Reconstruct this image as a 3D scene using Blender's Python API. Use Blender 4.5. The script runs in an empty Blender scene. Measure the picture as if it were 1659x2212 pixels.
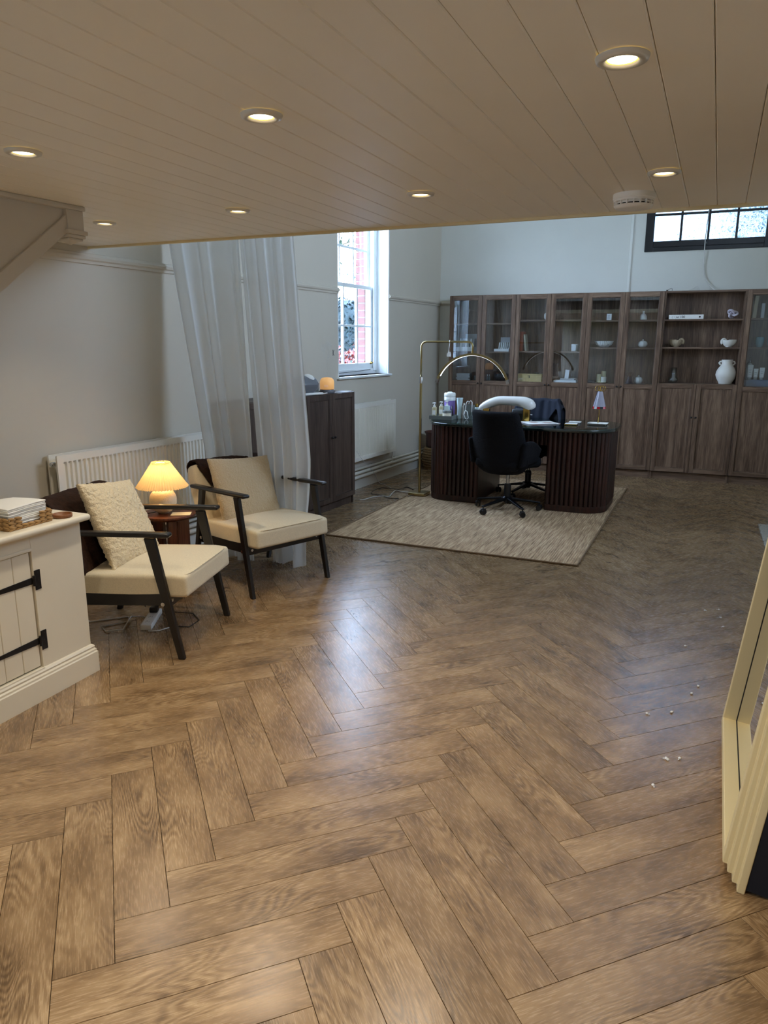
import bpy, math, random
from mathutils import Matrix, Vector, noise
R = math.radians
PI = math.pi
random.seed(7)
C = bpy.context.scene.collection
SC = bpy.context.scene

# ------------------------------------------------------------------ camera
cam_data = bpy.data.cameras.new('camera')
cam_data.sensor_fit = 'VERTICAL'
cam_data.sensor_height = 36.0
cam_data.lens = 1564.86 * 36.0 / 2212.0
cam = bpy.data.objects.new('camera', cam_data)
C.objects.link(cam)
PITCH, ROLL, YAW, CAMH = 0.228297, 0.0037, 0.487909, 1.47055
cam.matrix_world = (Matrix.Translation((0, 0, CAMH)) @ Matrix.Rotation(YAW, 4, 'Z')
                    @ Matrix.Rotation(PI / 2 - PITCH, 4, 'X') @ Matrix.Rotation(ROLL, 4, 'Z'))
SC.camera = cam

# ------------------------------------------------------------------ world, exposure
world = bpy.data.worlds.new('world')
SC.world = world
world.use_nodes = True
wn = world.node_tree.nodes; wl = world.node_tree.links
bg = wn['Background']
SKY = 32.0
geo_n = wn.new('ShaderNodeTexCoord')
sep = wn.new('ShaderNodeSeparateXYZ'); wl.new(geo_n.outputs['Generated'], sep.inputs[0])
ramp = wn.new('ShaderNodeValToRGB'); wl.new(sep.outputs[2], ramp.inputs[0])
ramp.color_ramp.elements[0].position = 0.0; ramp.color_ramp.elements[0].color = (0.60, 0.74, 1.0, 1)
ramp.color_ramp.elements[1].position = 0.8; ramp.color_ramp.elements[1].color = (0.54, 0.70, 1.0, 1)
wl.new(ramp.outputs[0], bg.inputs[0])
bg.inputs[1].default_value = SKY
SC.view_settings.view_transform = 'Standard'
SC.view_settings.look = 'None'
SC.view_settings.gamma = 1.0
SC.view_settings.use_curve_mapping = False
SC.view_settings.exposure = 0.0
SC.cycles.max_bounces = 10
SC.cycles.diffuse_bounces = 6
SC.cycles.glossy_bounces = 4
SC.cycles.transmission_bounces = 6
SC.cycles.transparent_max_bounces = 14
SC.cycles.caustics_reflective = False
SC.cycles.caustics_refractive = False
SC.cycles.use_denoising = True
SC.cycles.sample_clamp_indirect = 20.0
DOWN_W = 28.0      # watts of each ceiling downlight
DOWN_COL = (1.0, 0.88, 0.70)

def portal(name, M, w, h):
    """area light marking a window opening for the sky sampling"""
    l = bpy.data.lights.new(name, 'AREA'); l.shape = 'RECTANGLE'; l.size = w; l.size_y = h
    l.cycles.is_portal = True
    o = bpy.data.objects.new(name, l); C.objects.link(o); o.matrix_world = M
    return o

# ------------------------------------------------------------------ frames of reference
def fr(x, y, z=0.0, deg=0.0):
    return Matrix.Translation((x, y, z)) @ Matrix.Rotation(R(deg), 4, 'Z')
BK = fr(-1.138, 8.531, 0, 5.51)        # bookcase front: local x along it, local y towards the back wall
LW = fr(-3.71, 5.5, 0, 0.9)            # left wall inner face: local y along it, local x into the room
CB = fr(-2.603, 2.116, 0, 5.26)        # white cupboard: local x out of its front, local -y along it
DK = fr(-2.06, 6.70, 0, 3.7)           # desk

def s2l(c):
    return tuple((v / 12.92 if v <= 0.04045 else ((v + 0.055) / 1.055) ** 2.4) for v in c)
def rgb(r, g, b):
    return s2l((r / 255, g / 255, b / 255)) + (1.0,)

# ------------------------------------------------------------------ materials
def new_mat(name):
    m = bpy.data.materials.new(name); m.use_nodes = True
    return m, m.node_tree.nodes, m.node_tree.links, m.node_tree.nodes['Principled BSDF']

def mat(name, col, rough=0.5, metal=0.0, bump=None, var=None, spec=None, coat=0.0, sheen=0.0,
        emit=None, trans=0.0, ior=None, sub=0.0, stretch=None, voro=None):
    m, n, l, p = new_mat(name)
    p.inputs['Base Color'].default_value = col
    p.inputs['Roughness'].default_value = rough
    p.inputs['Metallic'].default_value = metal
    if spec is not None: p.inputs['Specular IOR Level'].default_value = spec
    if coat: p.inputs['Coat Weight'].default_value = coat; p.inputs['Coat Roughness'].default_value = 0.08
    if sheen: p.inputs['Sheen Weight'].default_value = sheen; p.inputs['Sheen Roughness'].default_value = 0.5
    if trans: p.inputs['Transmission Weight'].default_value = trans
    if ior: p.inputs['IOR'].default_value = ior
    if sub: p.inputs['Subsurface Weight'].default_value = sub; p.inputs['Subsurface Scale'].default_value = 0.02
    if emit:
        p.inputs['Emission Color'].default_value = emit[0]; p.inputs['Emission Strength'].default_value = emit[1]
    tc = n.new('ShaderNodeTexCoord'); mp = n.new('ShaderNodeMapping'); l.new(tc.outputs['Object'], mp.inputs[0])
    if stretch: mp.inputs['Scale'].default_value = stretch
    if var:
        nz = n.new('ShaderNodeTexNoise'); nz.inputs['Scale'].default_value = var[0]; nz.inputs['Detail'].default_value = 5
        l.new(mp.outputs[0], nz.inputs[0])
        mr = n.new('ShaderNodeMapRange'); mr.inputs[3].default_value = 1 - var[1]; mr.inputs[4].default_value = 1 + var[1]
        mr.inputs[1].default_value = 0.3; mr.inputs[2].default_value = 0.7
        l.new(nz.outputs[0], mr.inputs[0])
        mx = n.new('ShaderNodeMix'); mx.data_type = 'RGBA'; mx.blend_type = 'MULTIPLY'; mx.inputs[0].default_value = 1
        mx.inputs[6].default_value = col; l.new(mr.outputs[0], mx.inputs[7]); l.new(mx.outputs[2], p.inputs['Base Color'])
    if bump:
        nb = n.new('ShaderNodeTexNoise'); nb.inputs['Scale'].default_value = bump[0]; nb.inputs['Detail'].default_value = 4
        l.new(mp.outputs[0], nb.inputs[0])
        b = n.new('ShaderNodeBump'); b.inputs['Strength'].default_value = bump[1]; b.inputs['Distance'].default_value = bump[2]
        l.new(nb.outputs[0], b.inputs['Height']); l.new(b.outputs[0], p.inputs['Normal'])
    if voro:
        nb = n.new('ShaderNodeTexVoronoi'); nb.inputs['Scale'].default_value = voro[0]
        l.new(mp.outputs[0], nb.inputs[0])
        b = n.new('ShaderNodeBump'); b.inputs['Strength'].default_value = voro[1]; b.inputs['Distance'].default_value = voro[2]
        b.invert = True
        l.new(nb.outputs[0], b.inputs['Height']); l.new(b.outputs[0], p.inputs['Normal'])
    return m

def wood(name, c1, c2, c3, rough=0.45, axis='z', k=1.0, spec=0.5, coat=0.0):
    m, n, l, p = new_mat(name)
    tc = n.new('ShaderNodeTexCoord'); mp = n.new('ShaderNodeMapping'); l.new(tc.outputs['Object'], mp.inputs[0])
    st = {'z': (9, 9, 0.55), 'x': (0.55, 9, 9), 'y': (9, 0.55, 9)}[axis]
    mp.inputs['Scale'].default_value = tuple(v * k for v in st)
    oi = n.new('ShaderNodeObjectInfo')
    ad = n.new('ShaderNodeVectorMath'); ad.operation = 'ADD'; l.new(mp.outputs[0], ad.inputs[0])
    sc = n.new('ShaderNodeMath'); sc.operation = 'MULTIPLY'; sc.inputs[1].default_value = 31; l.new(oi.outputs['Random'], sc.inputs[0])
    l.new(sc.outputs[0], ad.inputs[1])
    n1 = n.new('ShaderNodeTexNoise'); n1.inputs['Scale'].default_value = 1.1; n1.inputs['Detail'].default_value = 3; n1.inputs['Distortion'].default_value = 1.2
    n2 = n.new('ShaderNodeTexNoise'); n2.inputs['Scale'].default_value = 14; n2.inputs['Detail'].default_value = 6
    l.new(ad.outputs[0], n1.inputs[0]); l.new(ad.outputs[0], n2.inputs[0])
    mx = n.new('ShaderNodeMath'); mx.operation = 'MULTIPLY_ADD'; mx.inputs[1].default_value = 0.45; l.new(n2.outputs[0], mx.inputs[0])
    m3 = n.new('ShaderNodeMath'); m3.operation = 'MULTIPLY'; m3.inputs[1].default_value = 0.6; l.new(n1.outputs[0], m3.inputs[0]); l.new(m3.outputs[0], mx.inputs[2])
    cr = n.new('ShaderNodeValToRGB'); e = cr.color_ramp.elements
    e[0].position = 0.36; e[0].color = c1; e[1].position = 0.68; e[1].color = c3
    x = cr.color_ramp.elements.new(0.52); x.color = c2
    l.new(mx.outputs[0], cr.inputs[0]); l.new(cr.outputs[0], p.inputs['Base Color'])
    b = n.new('ShaderNodeBump'); b.inputs['Strength'].default_value = 0.12; b.inputs['Distance'].default_value = 0.002
    l.new(n2.outputs[0], b.inputs['Height']); l.new(b.outputs[0], p.inputs['Normal'])
    p.inputs['Roughness'].default_value = rough; p.inputs['Specular IOR Level'].default_value = spec
    if coat: p.inputs['Coat Weight'].default_value = coat
    return m

def pane_mat(name, tint, gloss=0.06, ior=1.45, rough=0.0):
    """thin glass: straight-through transmission plus Fresnel reflection"""
    m = bpy.data.materials.new(name); m.use_nodes = True; n = m.node_tree.nodes; l = m.node_tree.links
    for x in list(n): n.remove(x)
    o = n.new('ShaderNodeOutputMaterial'); t = n.new('ShaderNodeBsdfTransparent'); t.inputs[0].default_value = tint
    g = n.new('ShaderNodeBsdfGlossy'); g.inputs['Roughness'].default_value = rough
    f = n.new('ShaderNodeFresnel')
    gm = n.new('ShaderNodeNewGeometry'); im = n.new('ShaderNodeMix'); im.data_type = 'FLOAT'
    l.new(gm.outputs['Backfacing'], im.inputs[0]); im.inputs[2].default_value = ior; im.inputs[3].default_value = 1 / ior
    l.new(im.outputs[0], f.inputs[0])
    a = n.new('ShaderNodeMath'); a.operation = 'ADD'; a.inputs[1].default_value = gloss; l.new(f.outputs[0], a.inputs[0])
    mx = n.new('ShaderNodeMixShader'); l.new(a.outputs[0], mx.inputs[0]); l.new(t.outputs[0], mx.inputs[1]); l.new(g.outputs[0], mx.inputs[2])
    l.new(mx.outputs[0], o.inputs[0])
    return m

def frosted_mat(name):
    m = bpy.data.materials.new(name); m.use_nodes = True; n = m.node_tree.nodes; l = m.node_tree.links
    for x in list(n): n.remove(x)
    o = n.new('ShaderNodeOutputMaterial')
    tc = n.new('ShaderNodeTexCoord')
    v = n.new('ShaderNodeTexVoronoi'); v.inputs['Scale'].default_value = 34; v.feature = 'SMOOTH_F1'
    l.new(tc.outputs['Object'], v.inputs[0])
    b = n.new('ShaderNodeBump'); b.inputs['Strength'].default_value = 1.0; b.inputs['Distance'].default_value = 0.02
    l.new(v.outputs[0], b.inputs['Height'])
    rf = n.new('ShaderNodeBsdfRefraction'); rf.inputs['IOR'].default_value = 1.3; rf.inputs['Roughness'].default_value = 0.05
    rf.inputs['Color'].default_value = (0.30, 0.36, 0.40, 1)
    l.new(b.outputs[0], rf.inputs['Normal'])
    t = n.new('ShaderNodeBsdfTransparent'); t.inputs[0].default_value = (0.45, 0.52, 0.56, 1)
    mx = n.new('ShaderNodeMixShader'); mx.inputs[0].default_value = 0.85
    l.new(t.outputs[0], mx.inputs[1]); l.new(rf.outputs[0], mx.inputs[2]); l.new(mx.outputs[0], o.inputs[0])
    return m

def sheer_mat():
    m = bpy.data.materials.new('sheer'); m.use_nodes = True; n = m.node_tree.nodes; l = m.node_tree.links
    for x in list(n): n.remove(x)
    o = n.new('ShaderNodeOutputMaterial'); t = n.new('ShaderNodeBsdfTransparent')
    d = n.new('ShaderNodeBsdfDiffuse'); d.inputs[0].default_value = rgb(240, 240, 238)
    tr = n.new('ShaderNodeBsdfTranslucent'); tr.inputs[0].default_value = rgb(240, 242, 242)
    m1 = n.new('ShaderNodeMixShader'); m1.inputs[0].default_value = 0.6; l.new(d.outputs[0], m1.inputs[1]); l.new(tr.outputs[0], m1.inputs[2])
    lw = n.new('ShaderNodeLayerWeight'); lw.inputs[0].default_value = 0.35
    mr = n.new('ShaderNodeMapRange'); mr.inputs[3].default_value = 0.80; mr.inputs[4].default_value = 1.0; l.new(lw.outputs['Facing'], mr.inputs[0])
    m2 = n.new('ShaderNodeMixShader'); l.new(mr.outputs[0], m2.inputs[0]); l.new(t.outputs[0], m2.inputs[1]); l.new(m1.outputs[0], m2.inputs[2])
    l.new(m2.outputs[0], o.inputs[0])
    return m

def shade_mat(name, col, tr=0.55):
    m = bpy.data.materials.new(name); m.use_nodes = True; n = m.node_tree.nodes; l = m.node_tree.links
    for x in list(n): n.remove(x)
    o = n.new('ShaderNodeOutputMaterial')
    d = n.new('ShaderNodeBsdfDiffuse'); d.inputs[0].default_value = col
    t = n.new('ShaderNodeBsdfTranslucent'); t.inputs[0].default_value = col
    m1 = n.new('ShaderNodeMixShader'); m1.inputs[0].default_value = tr; l.new(d.outputs[0], m1.inputs[1]); l.new(t.outputs[0], m1.inputs[2])
    l.new(m1.outputs[0], o.inputs[0])
    return m

def plank_mat():
    m, n, l, p = new_mat('oak_plank')
    uv = n.new('ShaderNodeUVMap'); uv.uv_map = 'UVMap'
    oi = n.new('ShaderNodeObjectInfo'); at = n.new('ShaderNodeAttribute'); at.attribute_name = 'rnd'
    s = n.new('ShaderNodeMath'); s.operation = 'ADD'; l.new(oi.outputs['Random'], s.inputs[0]); l.new(at.outputs['Fac'], s.inputs[1])
    fc = n.new('ShaderNodeMath'); fc.operation = 'FRACT'; l.new(s.outputs[0], fc.inputs[0])
    k = n.new('ShaderNodeMath'); k.operation = 'MULTIPLY'; k.inputs[1].default_value = 43.0; l.new(fc.outputs[0], k.inputs[0])
    ad = n.new('ShaderNodeVectorMath'); ad.operation = 'ADD'; l.new(uv.outputs[0], ad.inputs[0]); l.new(k.outputs[0], ad.inputs[1])
    mp = n.new('ShaderNodeMapping'); mp.inputs['Scale'].default_value = (2.2, 16, 1); l.new(ad.outputs[0], mp.inputs[0])
    # cathedral figure: contour lines of a stretched noise, shown in patches
    def noise_(sc, det, dist=0.0):
        mpx = n.new('ShaderNodeMapping'); mpx.inputs['Scale'].default_value = sc; l.new(ad.outputs[0], mpx.inputs[0])
        nx = n.new('ShaderNodeTexNoise'); nx.inputs['Scale'].default_value = 1.0; nx.inputs['Detail'].default_value = det; nx.inputs['Distortion'].default_value = dist
        l.new(mpx.outputs[0], nx.inputs[0]); return nx.outputs[0]
    def math_(op, x, y, z=None):
        q = n.new('ShaderNodeMath'); q.operation = op
        for i, v in enumerate((x, y, z)):
            if v is None: continue
            if isinstance(v, (int, float)): q.inputs[i].default_value = v
            else: l.new(v, q.inputs[i])
        return q.outputs[0]
    n1o = noise_((1.7, 8.5, 1), 1.5, 0.3)
    sn = math_('SINE', math_('MULTIPLY', n1o, 150.0), 0)
    msk = n.new('ShaderNodeMapRange'); msk.inputs[1].default_value = 0.42; msk.inputs[2].default_value = 0.62; l.new(noise_((3.1, 7, 1), 1), msk.inputs[0])
    lines = math_('MULTIPLY', sn, math_('MULTIPLY', msk.outputs[0], 0.07))
    n2o = noise_((26, 330, 1), 4)
    n3o = noise_((4.0, 10, 1), 5)
    class _o: pass
    n2 = _o(); n2.outputs = [n2o]
    pat = math_('MULTIPLY_ADD', math_('SUBTRACT', n3o, 0.5), 0.50, 0.5)
    por = math_('MULTIPLY_ADD', math_('SUBTRACT', n2o, 0.5), 0.36, pat)
    a2o = math_('ADD', por, lines)
    a2 = _o(); a2.outputs = [a2o]
    cr = n.new('ShaderNodeValToRGB'); e = cr.color_ramp.elements
    e[0].position = 0.34; e[0].color = rgb(92, 70, 46)
    e[1].position = 0.70; e[1].color = rgb(180, 152, 115)
    x = e.new(0.50); x.color = rgb(140, 112, 79)
    l.new(a2.outputs[0], cr.inputs[0])
    mr = n.new('ShaderNodeMapRange'); mr.inputs[3].default_value = 0.93; mr.inputs[4].default_value = 1.06; l.new(fc.outputs[0], mr.inputs[0])
    mx = n.new('ShaderNodeMix'); mx.data_type = 'RGBA'; mx.blend_type = 'MULTIPLY'; mx.inputs[0].default_value = 1
    l.new(cr.outputs[0], mx.inputs[6]); l.new(mr.outputs[0], mx.inputs[7]); l.new(mx.outputs[2], p.inputs['Base Color'])
    rr = n.new('ShaderNodeMapRange'); rr.inputs[1].default_value = 0.3; rr.inputs[2].default_value = 0.7; rr.inputs[3].default_value = 0.22; rr.inputs[4].default_value = 0.30
    l.new(n2.outputs[0], rr.inputs[0]); l.new(rr.outputs[0], p.inputs['Roughness'])
    b = n.new('ShaderNodeBump'); b.inputs['Strength'].default_value = 0.25; b.inputs['Distance'].default_value = 0.0008
    l.new(a2.outputs[0], b.inputs['Height']); l.new(b.outputs[0], p.inputs['Normal'])
    p.inputs['Specular IOR Level'].default_value = 1.0
    return m

def jute_mat():
    m, n, l, p = new_mat('jute')
    tc = n.new('ShaderNodeTexCoord'); mp = n.new('ShaderNodeMapping'); l.new(tc.outputs['Object'], mp.inputs[0]); mp.inputs['Scale'].default_value = (62, 5, 1)
    n1 = n.new('ShaderNodeTexNoise'); n1.inputs['Scale'].default_value = 1; n1.inputs['Detail'].default_value = 3; l.new(mp.outputs[0], n1.inputs[0])
    mp2 = n.new('ShaderNodeMapping'); l.new(tc.outputs['Object'], mp2.inputs[0]); mp2.inputs['Scale'].default_value = (90, 130, 1)
    n2 = n.new('ShaderNodeTexNoise'); n2.inputs['Scale'].default_value = 1; l.new(mp2.outputs[0], n2.inputs[0])
    ad = n.new('ShaderNodeMath'); ad.operation = 'MULTIPLY_ADD'; ad.inputs[1].default_value = 0.5; l.new(n2.outputs[0], ad.inputs[0]); l.new(n1.outputs[0], ad.inputs[2])
    cr = n.new('ShaderNodeValToRGB'); e = cr.color_ramp.elements
    e[0].position = 0.50; e[0].color = rgb(130, 104, 76); e[1].position = 0.98; e[1].color = rgb(216, 190, 152)
    x = e.new(0.74); x.color = rgb(182, 152, 118)
    l.new(ad.outputs[0], cr.inputs[0]); l.new(cr.outputs[0], p.inputs['Base Color']); p.inputs['Roughness'].default_value = 0.95
    b = n.new('ShaderNodeBump'); b.inputs['Strength'].default_value = 0.6; b.inputs['Distance'].default_value = 0.004
    l.new(n2.outputs[0], b.inputs['Height']); l.new(b.outputs[0], p.inputs['Normal'])
    return m

M = {}
M['plank'] = plank_mat()
M['subfloor'] = mat('subfloor', rgb(52, 40, 31), 0.9)
M['wall'] = mat('wall_paint', rgb(208, 200, 184), 0.85, bump=(9, 0.12, 0.01), var=(1.5, 0.02))
M['wall_white'] = mat('white_wall_paint', rgb(222, 222, 214), 0.85, bump=(7, 0.2, 0.012), var=(2, 0.03))
M['trim'] = mat('trim_paint', rgb(222, 218, 206), 0.45, bump=(20, 0.08, 0.004))
M['ceil'] = mat('ceiling_paint', rgb(242, 237, 226), 0.42, bump=(3.0, 0.08, 0.01), var=(3, 0.015))
M['ceil_edge'] = mat('cream_edge', rgb(232, 220, 182), 0.5)
M['stair'] = mat('stair_paint', rgb(206, 202, 194), 0.55)
M['white_gloss'] = mat('white_gloss', rgb(236, 236, 230), 0.3, bump=(12, 0.06, 0.004))
M['window_paint'] = mat('window_paint', rgb(236, 240, 240), 0.35, bump=(16, 0.1, 0.004))
M['black_paint'] = mat('black_paint', rgb(22, 22, 26), 0.35)
M['glass'] = pane_mat('window_glass', (0.96, 0.99, 1, 1))
M['door_glass'] = pane_mat('cabinet_glass', (0.92, 0.95, 0.97, 1), gloss=0.04, ior=1.5)
M['clear'] = pane_mat('clear_glass', (0.9, 0.94, 0.95, 1), gloss=0.05)
M['frosted'] = frosted_mat('frosted_glass')
M['walnut'] = wood('walnut', rgb(70, 51, 40), rgb(112, 88, 70), rgb(148, 122, 101), 0.42)
M['walnut_x'] = wood('walnut_across', rgb(70, 51, 40), rgb(112, 88, 70), rgb(148, 122, 101), 0.42, axis='x')
M['walnut_dark'] = wood('walnut_dark', rgb(48, 36, 30), rgb(72, 57, 49), rgb(92, 76, 65), 0.5)
M['mahogany'] = wood('mahogany', rgb(26, 11, 10), rgb(46, 21, 16), rgb(70, 36, 27), 0.36, spec=0.5)
M['table_wood'] = wood('table_wood', rgb(50, 22, 12), rgb(86, 42, 22), rgb(120, 66, 36), 0.35)
M['black_wood'] = mat('black_wood', rgb(24, 20, 19), 0.3, bump=(40, 0.1, 0.002), stretch=(1, 1, 0.1))
M['cupboard'] = mat('cupboard_paint', rgb(226, 218, 198), 0.42, bump=(14, 0.15, 0.003), var=(4, 0.02))
M['gap'] = mat('dark_gap', rgb(40, 34, 28), 0.9)
M['iron'] = mat('black_iron', rgb(18, 17, 18), 0.35, metal=0.3, bump=(60, 0.3, 0.002))
M['radiator'] = mat('radiator_enamel', rgb(238, 234, 222), 0.3)
M['pipe'] = mat('painted_pipe', rgb(214, 208, 194), 0.4)
M['linen'] = mat('linen', rgb(214, 201, 172), 0.9, bump=(320, 0.4, 0.002), var=(160, 0.07), sheen=0.3)
M['sherpa'] = mat('sherpa', rgb(222, 204, 168), 0.95, voro=(130, 0.6, 0.006), sheen=0.4)
M['boucle'] = mat('boucle', rgb(196, 176, 142), 0.95, voro=(190, 0.7, 0.005), sheen=0.4)
M['fur'] = mat('fur', rgb(44, 26, 16), 0.85, bump=(90, 0.9, 0.006), var=(40, 0.35), spec=0.2, stretch=(0.5, 1, 1))
M['black_boucle'] = mat('charcoal_boucle', rgb(20, 20, 24), 0.95, voro=(190, 0.8, 0.004), spec=0.2)
M['navy_cloth'] = mat('navy_cloth', rgb(14, 22, 38), 0.9, bump=(200, 0.2, 0.001))
M['black_plastic'] = mat('black_plastic', rgb(14, 14, 16), 0.35)
M['black_metal'] = mat('black_metal', rgb(16, 17, 20), 0.3, metal=0.6)
M['chrome'] = mat('chrome', rgb(205, 208, 212), 0.15, metal=1)
M['brass'] = mat('brass', rgb(176, 158, 112), 0.28, metal=1)
M['gold'] = mat('gold', rgb(196, 160, 84), 0.25, metal=1)
M['marble'] = mat('green_stone', rgb(16, 30, 28), 0.08, var=(9, 0.6), coat=0.6)
M['desk_glass'] = pane_mat('desk_glass', (0.75, 0.9, 0.86, 1), gloss=0.06)
M['jute'] = jute_mat()
M['jute_edge'] = mat('jute_edge', rgb(124, 100, 74), 0.95, voro=(120, 0.5, 0.004))
M['grey_rug'] = mat('grey_rug', rgb(172, 166, 156), 0.98, voro=(60, 0.8, 0.01))
M['sheer'] = sheer_mat()
M['shade'] = shade_mat('pleated_shade', rgb(238, 212, 160), 0.36)
M['ceramic_rough'] = mat('speckled_ceramic', rgb(226, 216, 192), 0.85, bump=(70, 0.6, 0.004), var=(40, 0.05))
M['ceramic'] = mat('white_ceramic', rgb(232, 230, 222), 0.5, bump=(30, 0.1, 0.003), sub=0.0)
M['ceramic_beige'] = mat('beige_ceramic', rgb(176, 160, 134), 0.75, bump=(60, 0.3, 0.003))
M['lilac_clay'] = mat('lilac_clay', rgb(206, 200, 212), 0.6)
M['paper'] = mat('paper', rgb(240, 240, 236), 0.8, bump=(60, 0.1, 0.002))
M['paper_grey'] = mat('grey_paper', rgb(176, 178, 178), 0.8)
M['cream_paper'] = mat('cream_paper', rgb(226, 214, 176), 0.7)
M['wicker'] = mat('seagrass', rgb(168, 132, 84), 0.8, bump=(120, 0.5, 0.003), var=(30, 0.2))
M['wicker_dark'] = mat('dark_wicker', rgb(120, 92, 56), 0.85, bump=(90, 0.8, 0.004), var=(40, 0.35))
M['tray_wood'] = mat('tray_wood', rgb(132, 84, 48), 0.45, var=(12, 0.15), stretch=(1, 6, 1))
M['pine'] = mat('pine', rgb(222, 194, 132), 0.55, var=(10, 0.10), stretch=(0.6, 1, 8))
M['ink'] = mat('ink', rgb(26, 26, 28), 0.6)
M['copper'] = mat('copper', rgb(200, 120, 90), 0.3, metal=1)
M['dark_bowl'] = mat('dark_bowl', rgb(26, 30, 34), 0.4)
M['rust_book'] = mat('rust_book', rgb(150, 66, 36), 0.7)
M['brown_book'] = mat('brown_book', rgb(86, 54, 42), 0.7)
M['beige_book'] = mat('beige_book', rgb(176, 164, 138), 0.7)
M['yellow_book'] = mat('yellow_book', rgb(206, 196, 30), 0.6)
M['wax_ivory'] = mat('ivory_wax', rgb(206, 194, 150), 0.5, sub=0.2)
M['wax_white'] = mat('white_wax', rgb(236, 232, 214), 0.5, sub=0.2)
M['lilac'] = mat('lilac_plastic', rgb(146, 118, 190), 0.35)
M['pale_blue'] = mat('pale_plastic', rgb(206, 226, 228), 0.35)
M['white_plastic'] = mat('white_plastic', rgb(244, 244, 240), 0.3)
M['grey_plastic'] = mat('grey_plastic', rgb(112, 114, 120), 0.35)
M['grey_plastic_dark'] = mat('dark_grey_plastic', rgb(70, 74, 78), 0.45)
M['slate'] = mat('slate_grey', rgb(110, 116, 112), 0.5)
M['liquid'] = mat('amber_liquid', rgb(196, 186, 150), 0.2)
M['teal'] = mat('teal_glaze', rgb(98, 146, 158), 0.25)
M['vinyl'] = mat('white_vinyl', rgb(226, 224, 218), 0.22, bump=(14, 0.25, 0.004), coat=0.3)
M['blush'] = mat('blush_print', rgb(196, 160, 150), 0.5)
M['red_chip'] = mat('red_chip', rgb(176, 22, 40), 0.2)
M['pink_chip'] = mat('pink_chip', rgb(214, 120, 130), 0.2)
M['white_cable'] = mat('white_cable', rgb(214, 212, 208), 0.5)
M['black_cable'] = mat('black_cable', rgb(14, 14, 15), 0.5)
M['frame_wood'] = mat('cream_frame', rgb(232, 214, 164), 0.5, bump=(20, 0.08, 0.003))
M['mirror'] = mat('mirror_silver', (0.93, 0.94, 0.94, 1), 0.0, metal=1)
M['back_and_shade'] = mat('mirror_back_and_shade', rgb(10, 14, 26), 0.8)  # near-black navy also stands for the shadow behind the mirror
M['brick'] = mat('red_brick', rgb(104, 46, 38), 0.85, var=(14, 0.25), bump=(60, 0.4, 0.004))
M['mortar'] = mat('mortar', rgb(140, 138, 134), 0.95)
M['hedge'] = mat('hedge_green', rgb(26, 44, 48), 0.8, var=(5, 0.6))
M['leaf'] = mat('leaf_green', rgb(44, 66, 50), 0.6, var=(6, 0.3))
M['petal'] = mat('red_petal', rgb(120, 44, 38), 0.6, var=(5, 0.2))
M['bark'] = mat('bark', rgb(96, 80, 62), 0.9, bump=(20, 0.6, 0.02))
M['lawn'] = mat('lawn', rgb(60, 78, 48), 0.95, var=(3, 0.3))
M['bulb'] = mat('bulb_glow', rgb(255, 230, 190), 0.5, emit=((1.0, 0.80, 0.50, 1), 9.0))
M['reflector'] = mat('lit_reflector', rgb(240, 214, 110), 0.3, emit=((1.0, 0.72, 0.16, 1), 1.1))
M['led'] = mat('led_strip', rgb(250, 250, 250), 0.5, emit=((0.93, 0.97, 1.0, 1), 2.2))
M['diffuser_glow'] = mat('amber_glow', rgb(236, 180, 110), 0.5, emit=((1.0, 0.52, 0.20, 1), 0.42))
M['rim'] = mat('satin_rim', rgb(214, 210, 200), 0.35, metal=0.3)
M['bead'] = mat('crystal_bead', rgb(244, 246, 250), 0.15)
M['terracotta'] = mat('dark_leather', rgb(78, 42, 34), 0.5)
M['coffee_black'] = mat('gloss_black', rgb(10, 12, 18), 0.12)

# ------------------------------------------------------------------ mesh builder
I4 = Matrix.Identity(4)
def T(x, y, z): return Matrix.Translation((x, y, z))
def RX(d): return Matrix.Rotation(R(d), 4, 'X')
def RY(d): return Matrix.Rotation(R(d), 4, 'Y')
def RZ(d): return Matrix.Rotation(R(d), 4, 'Z')

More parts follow.
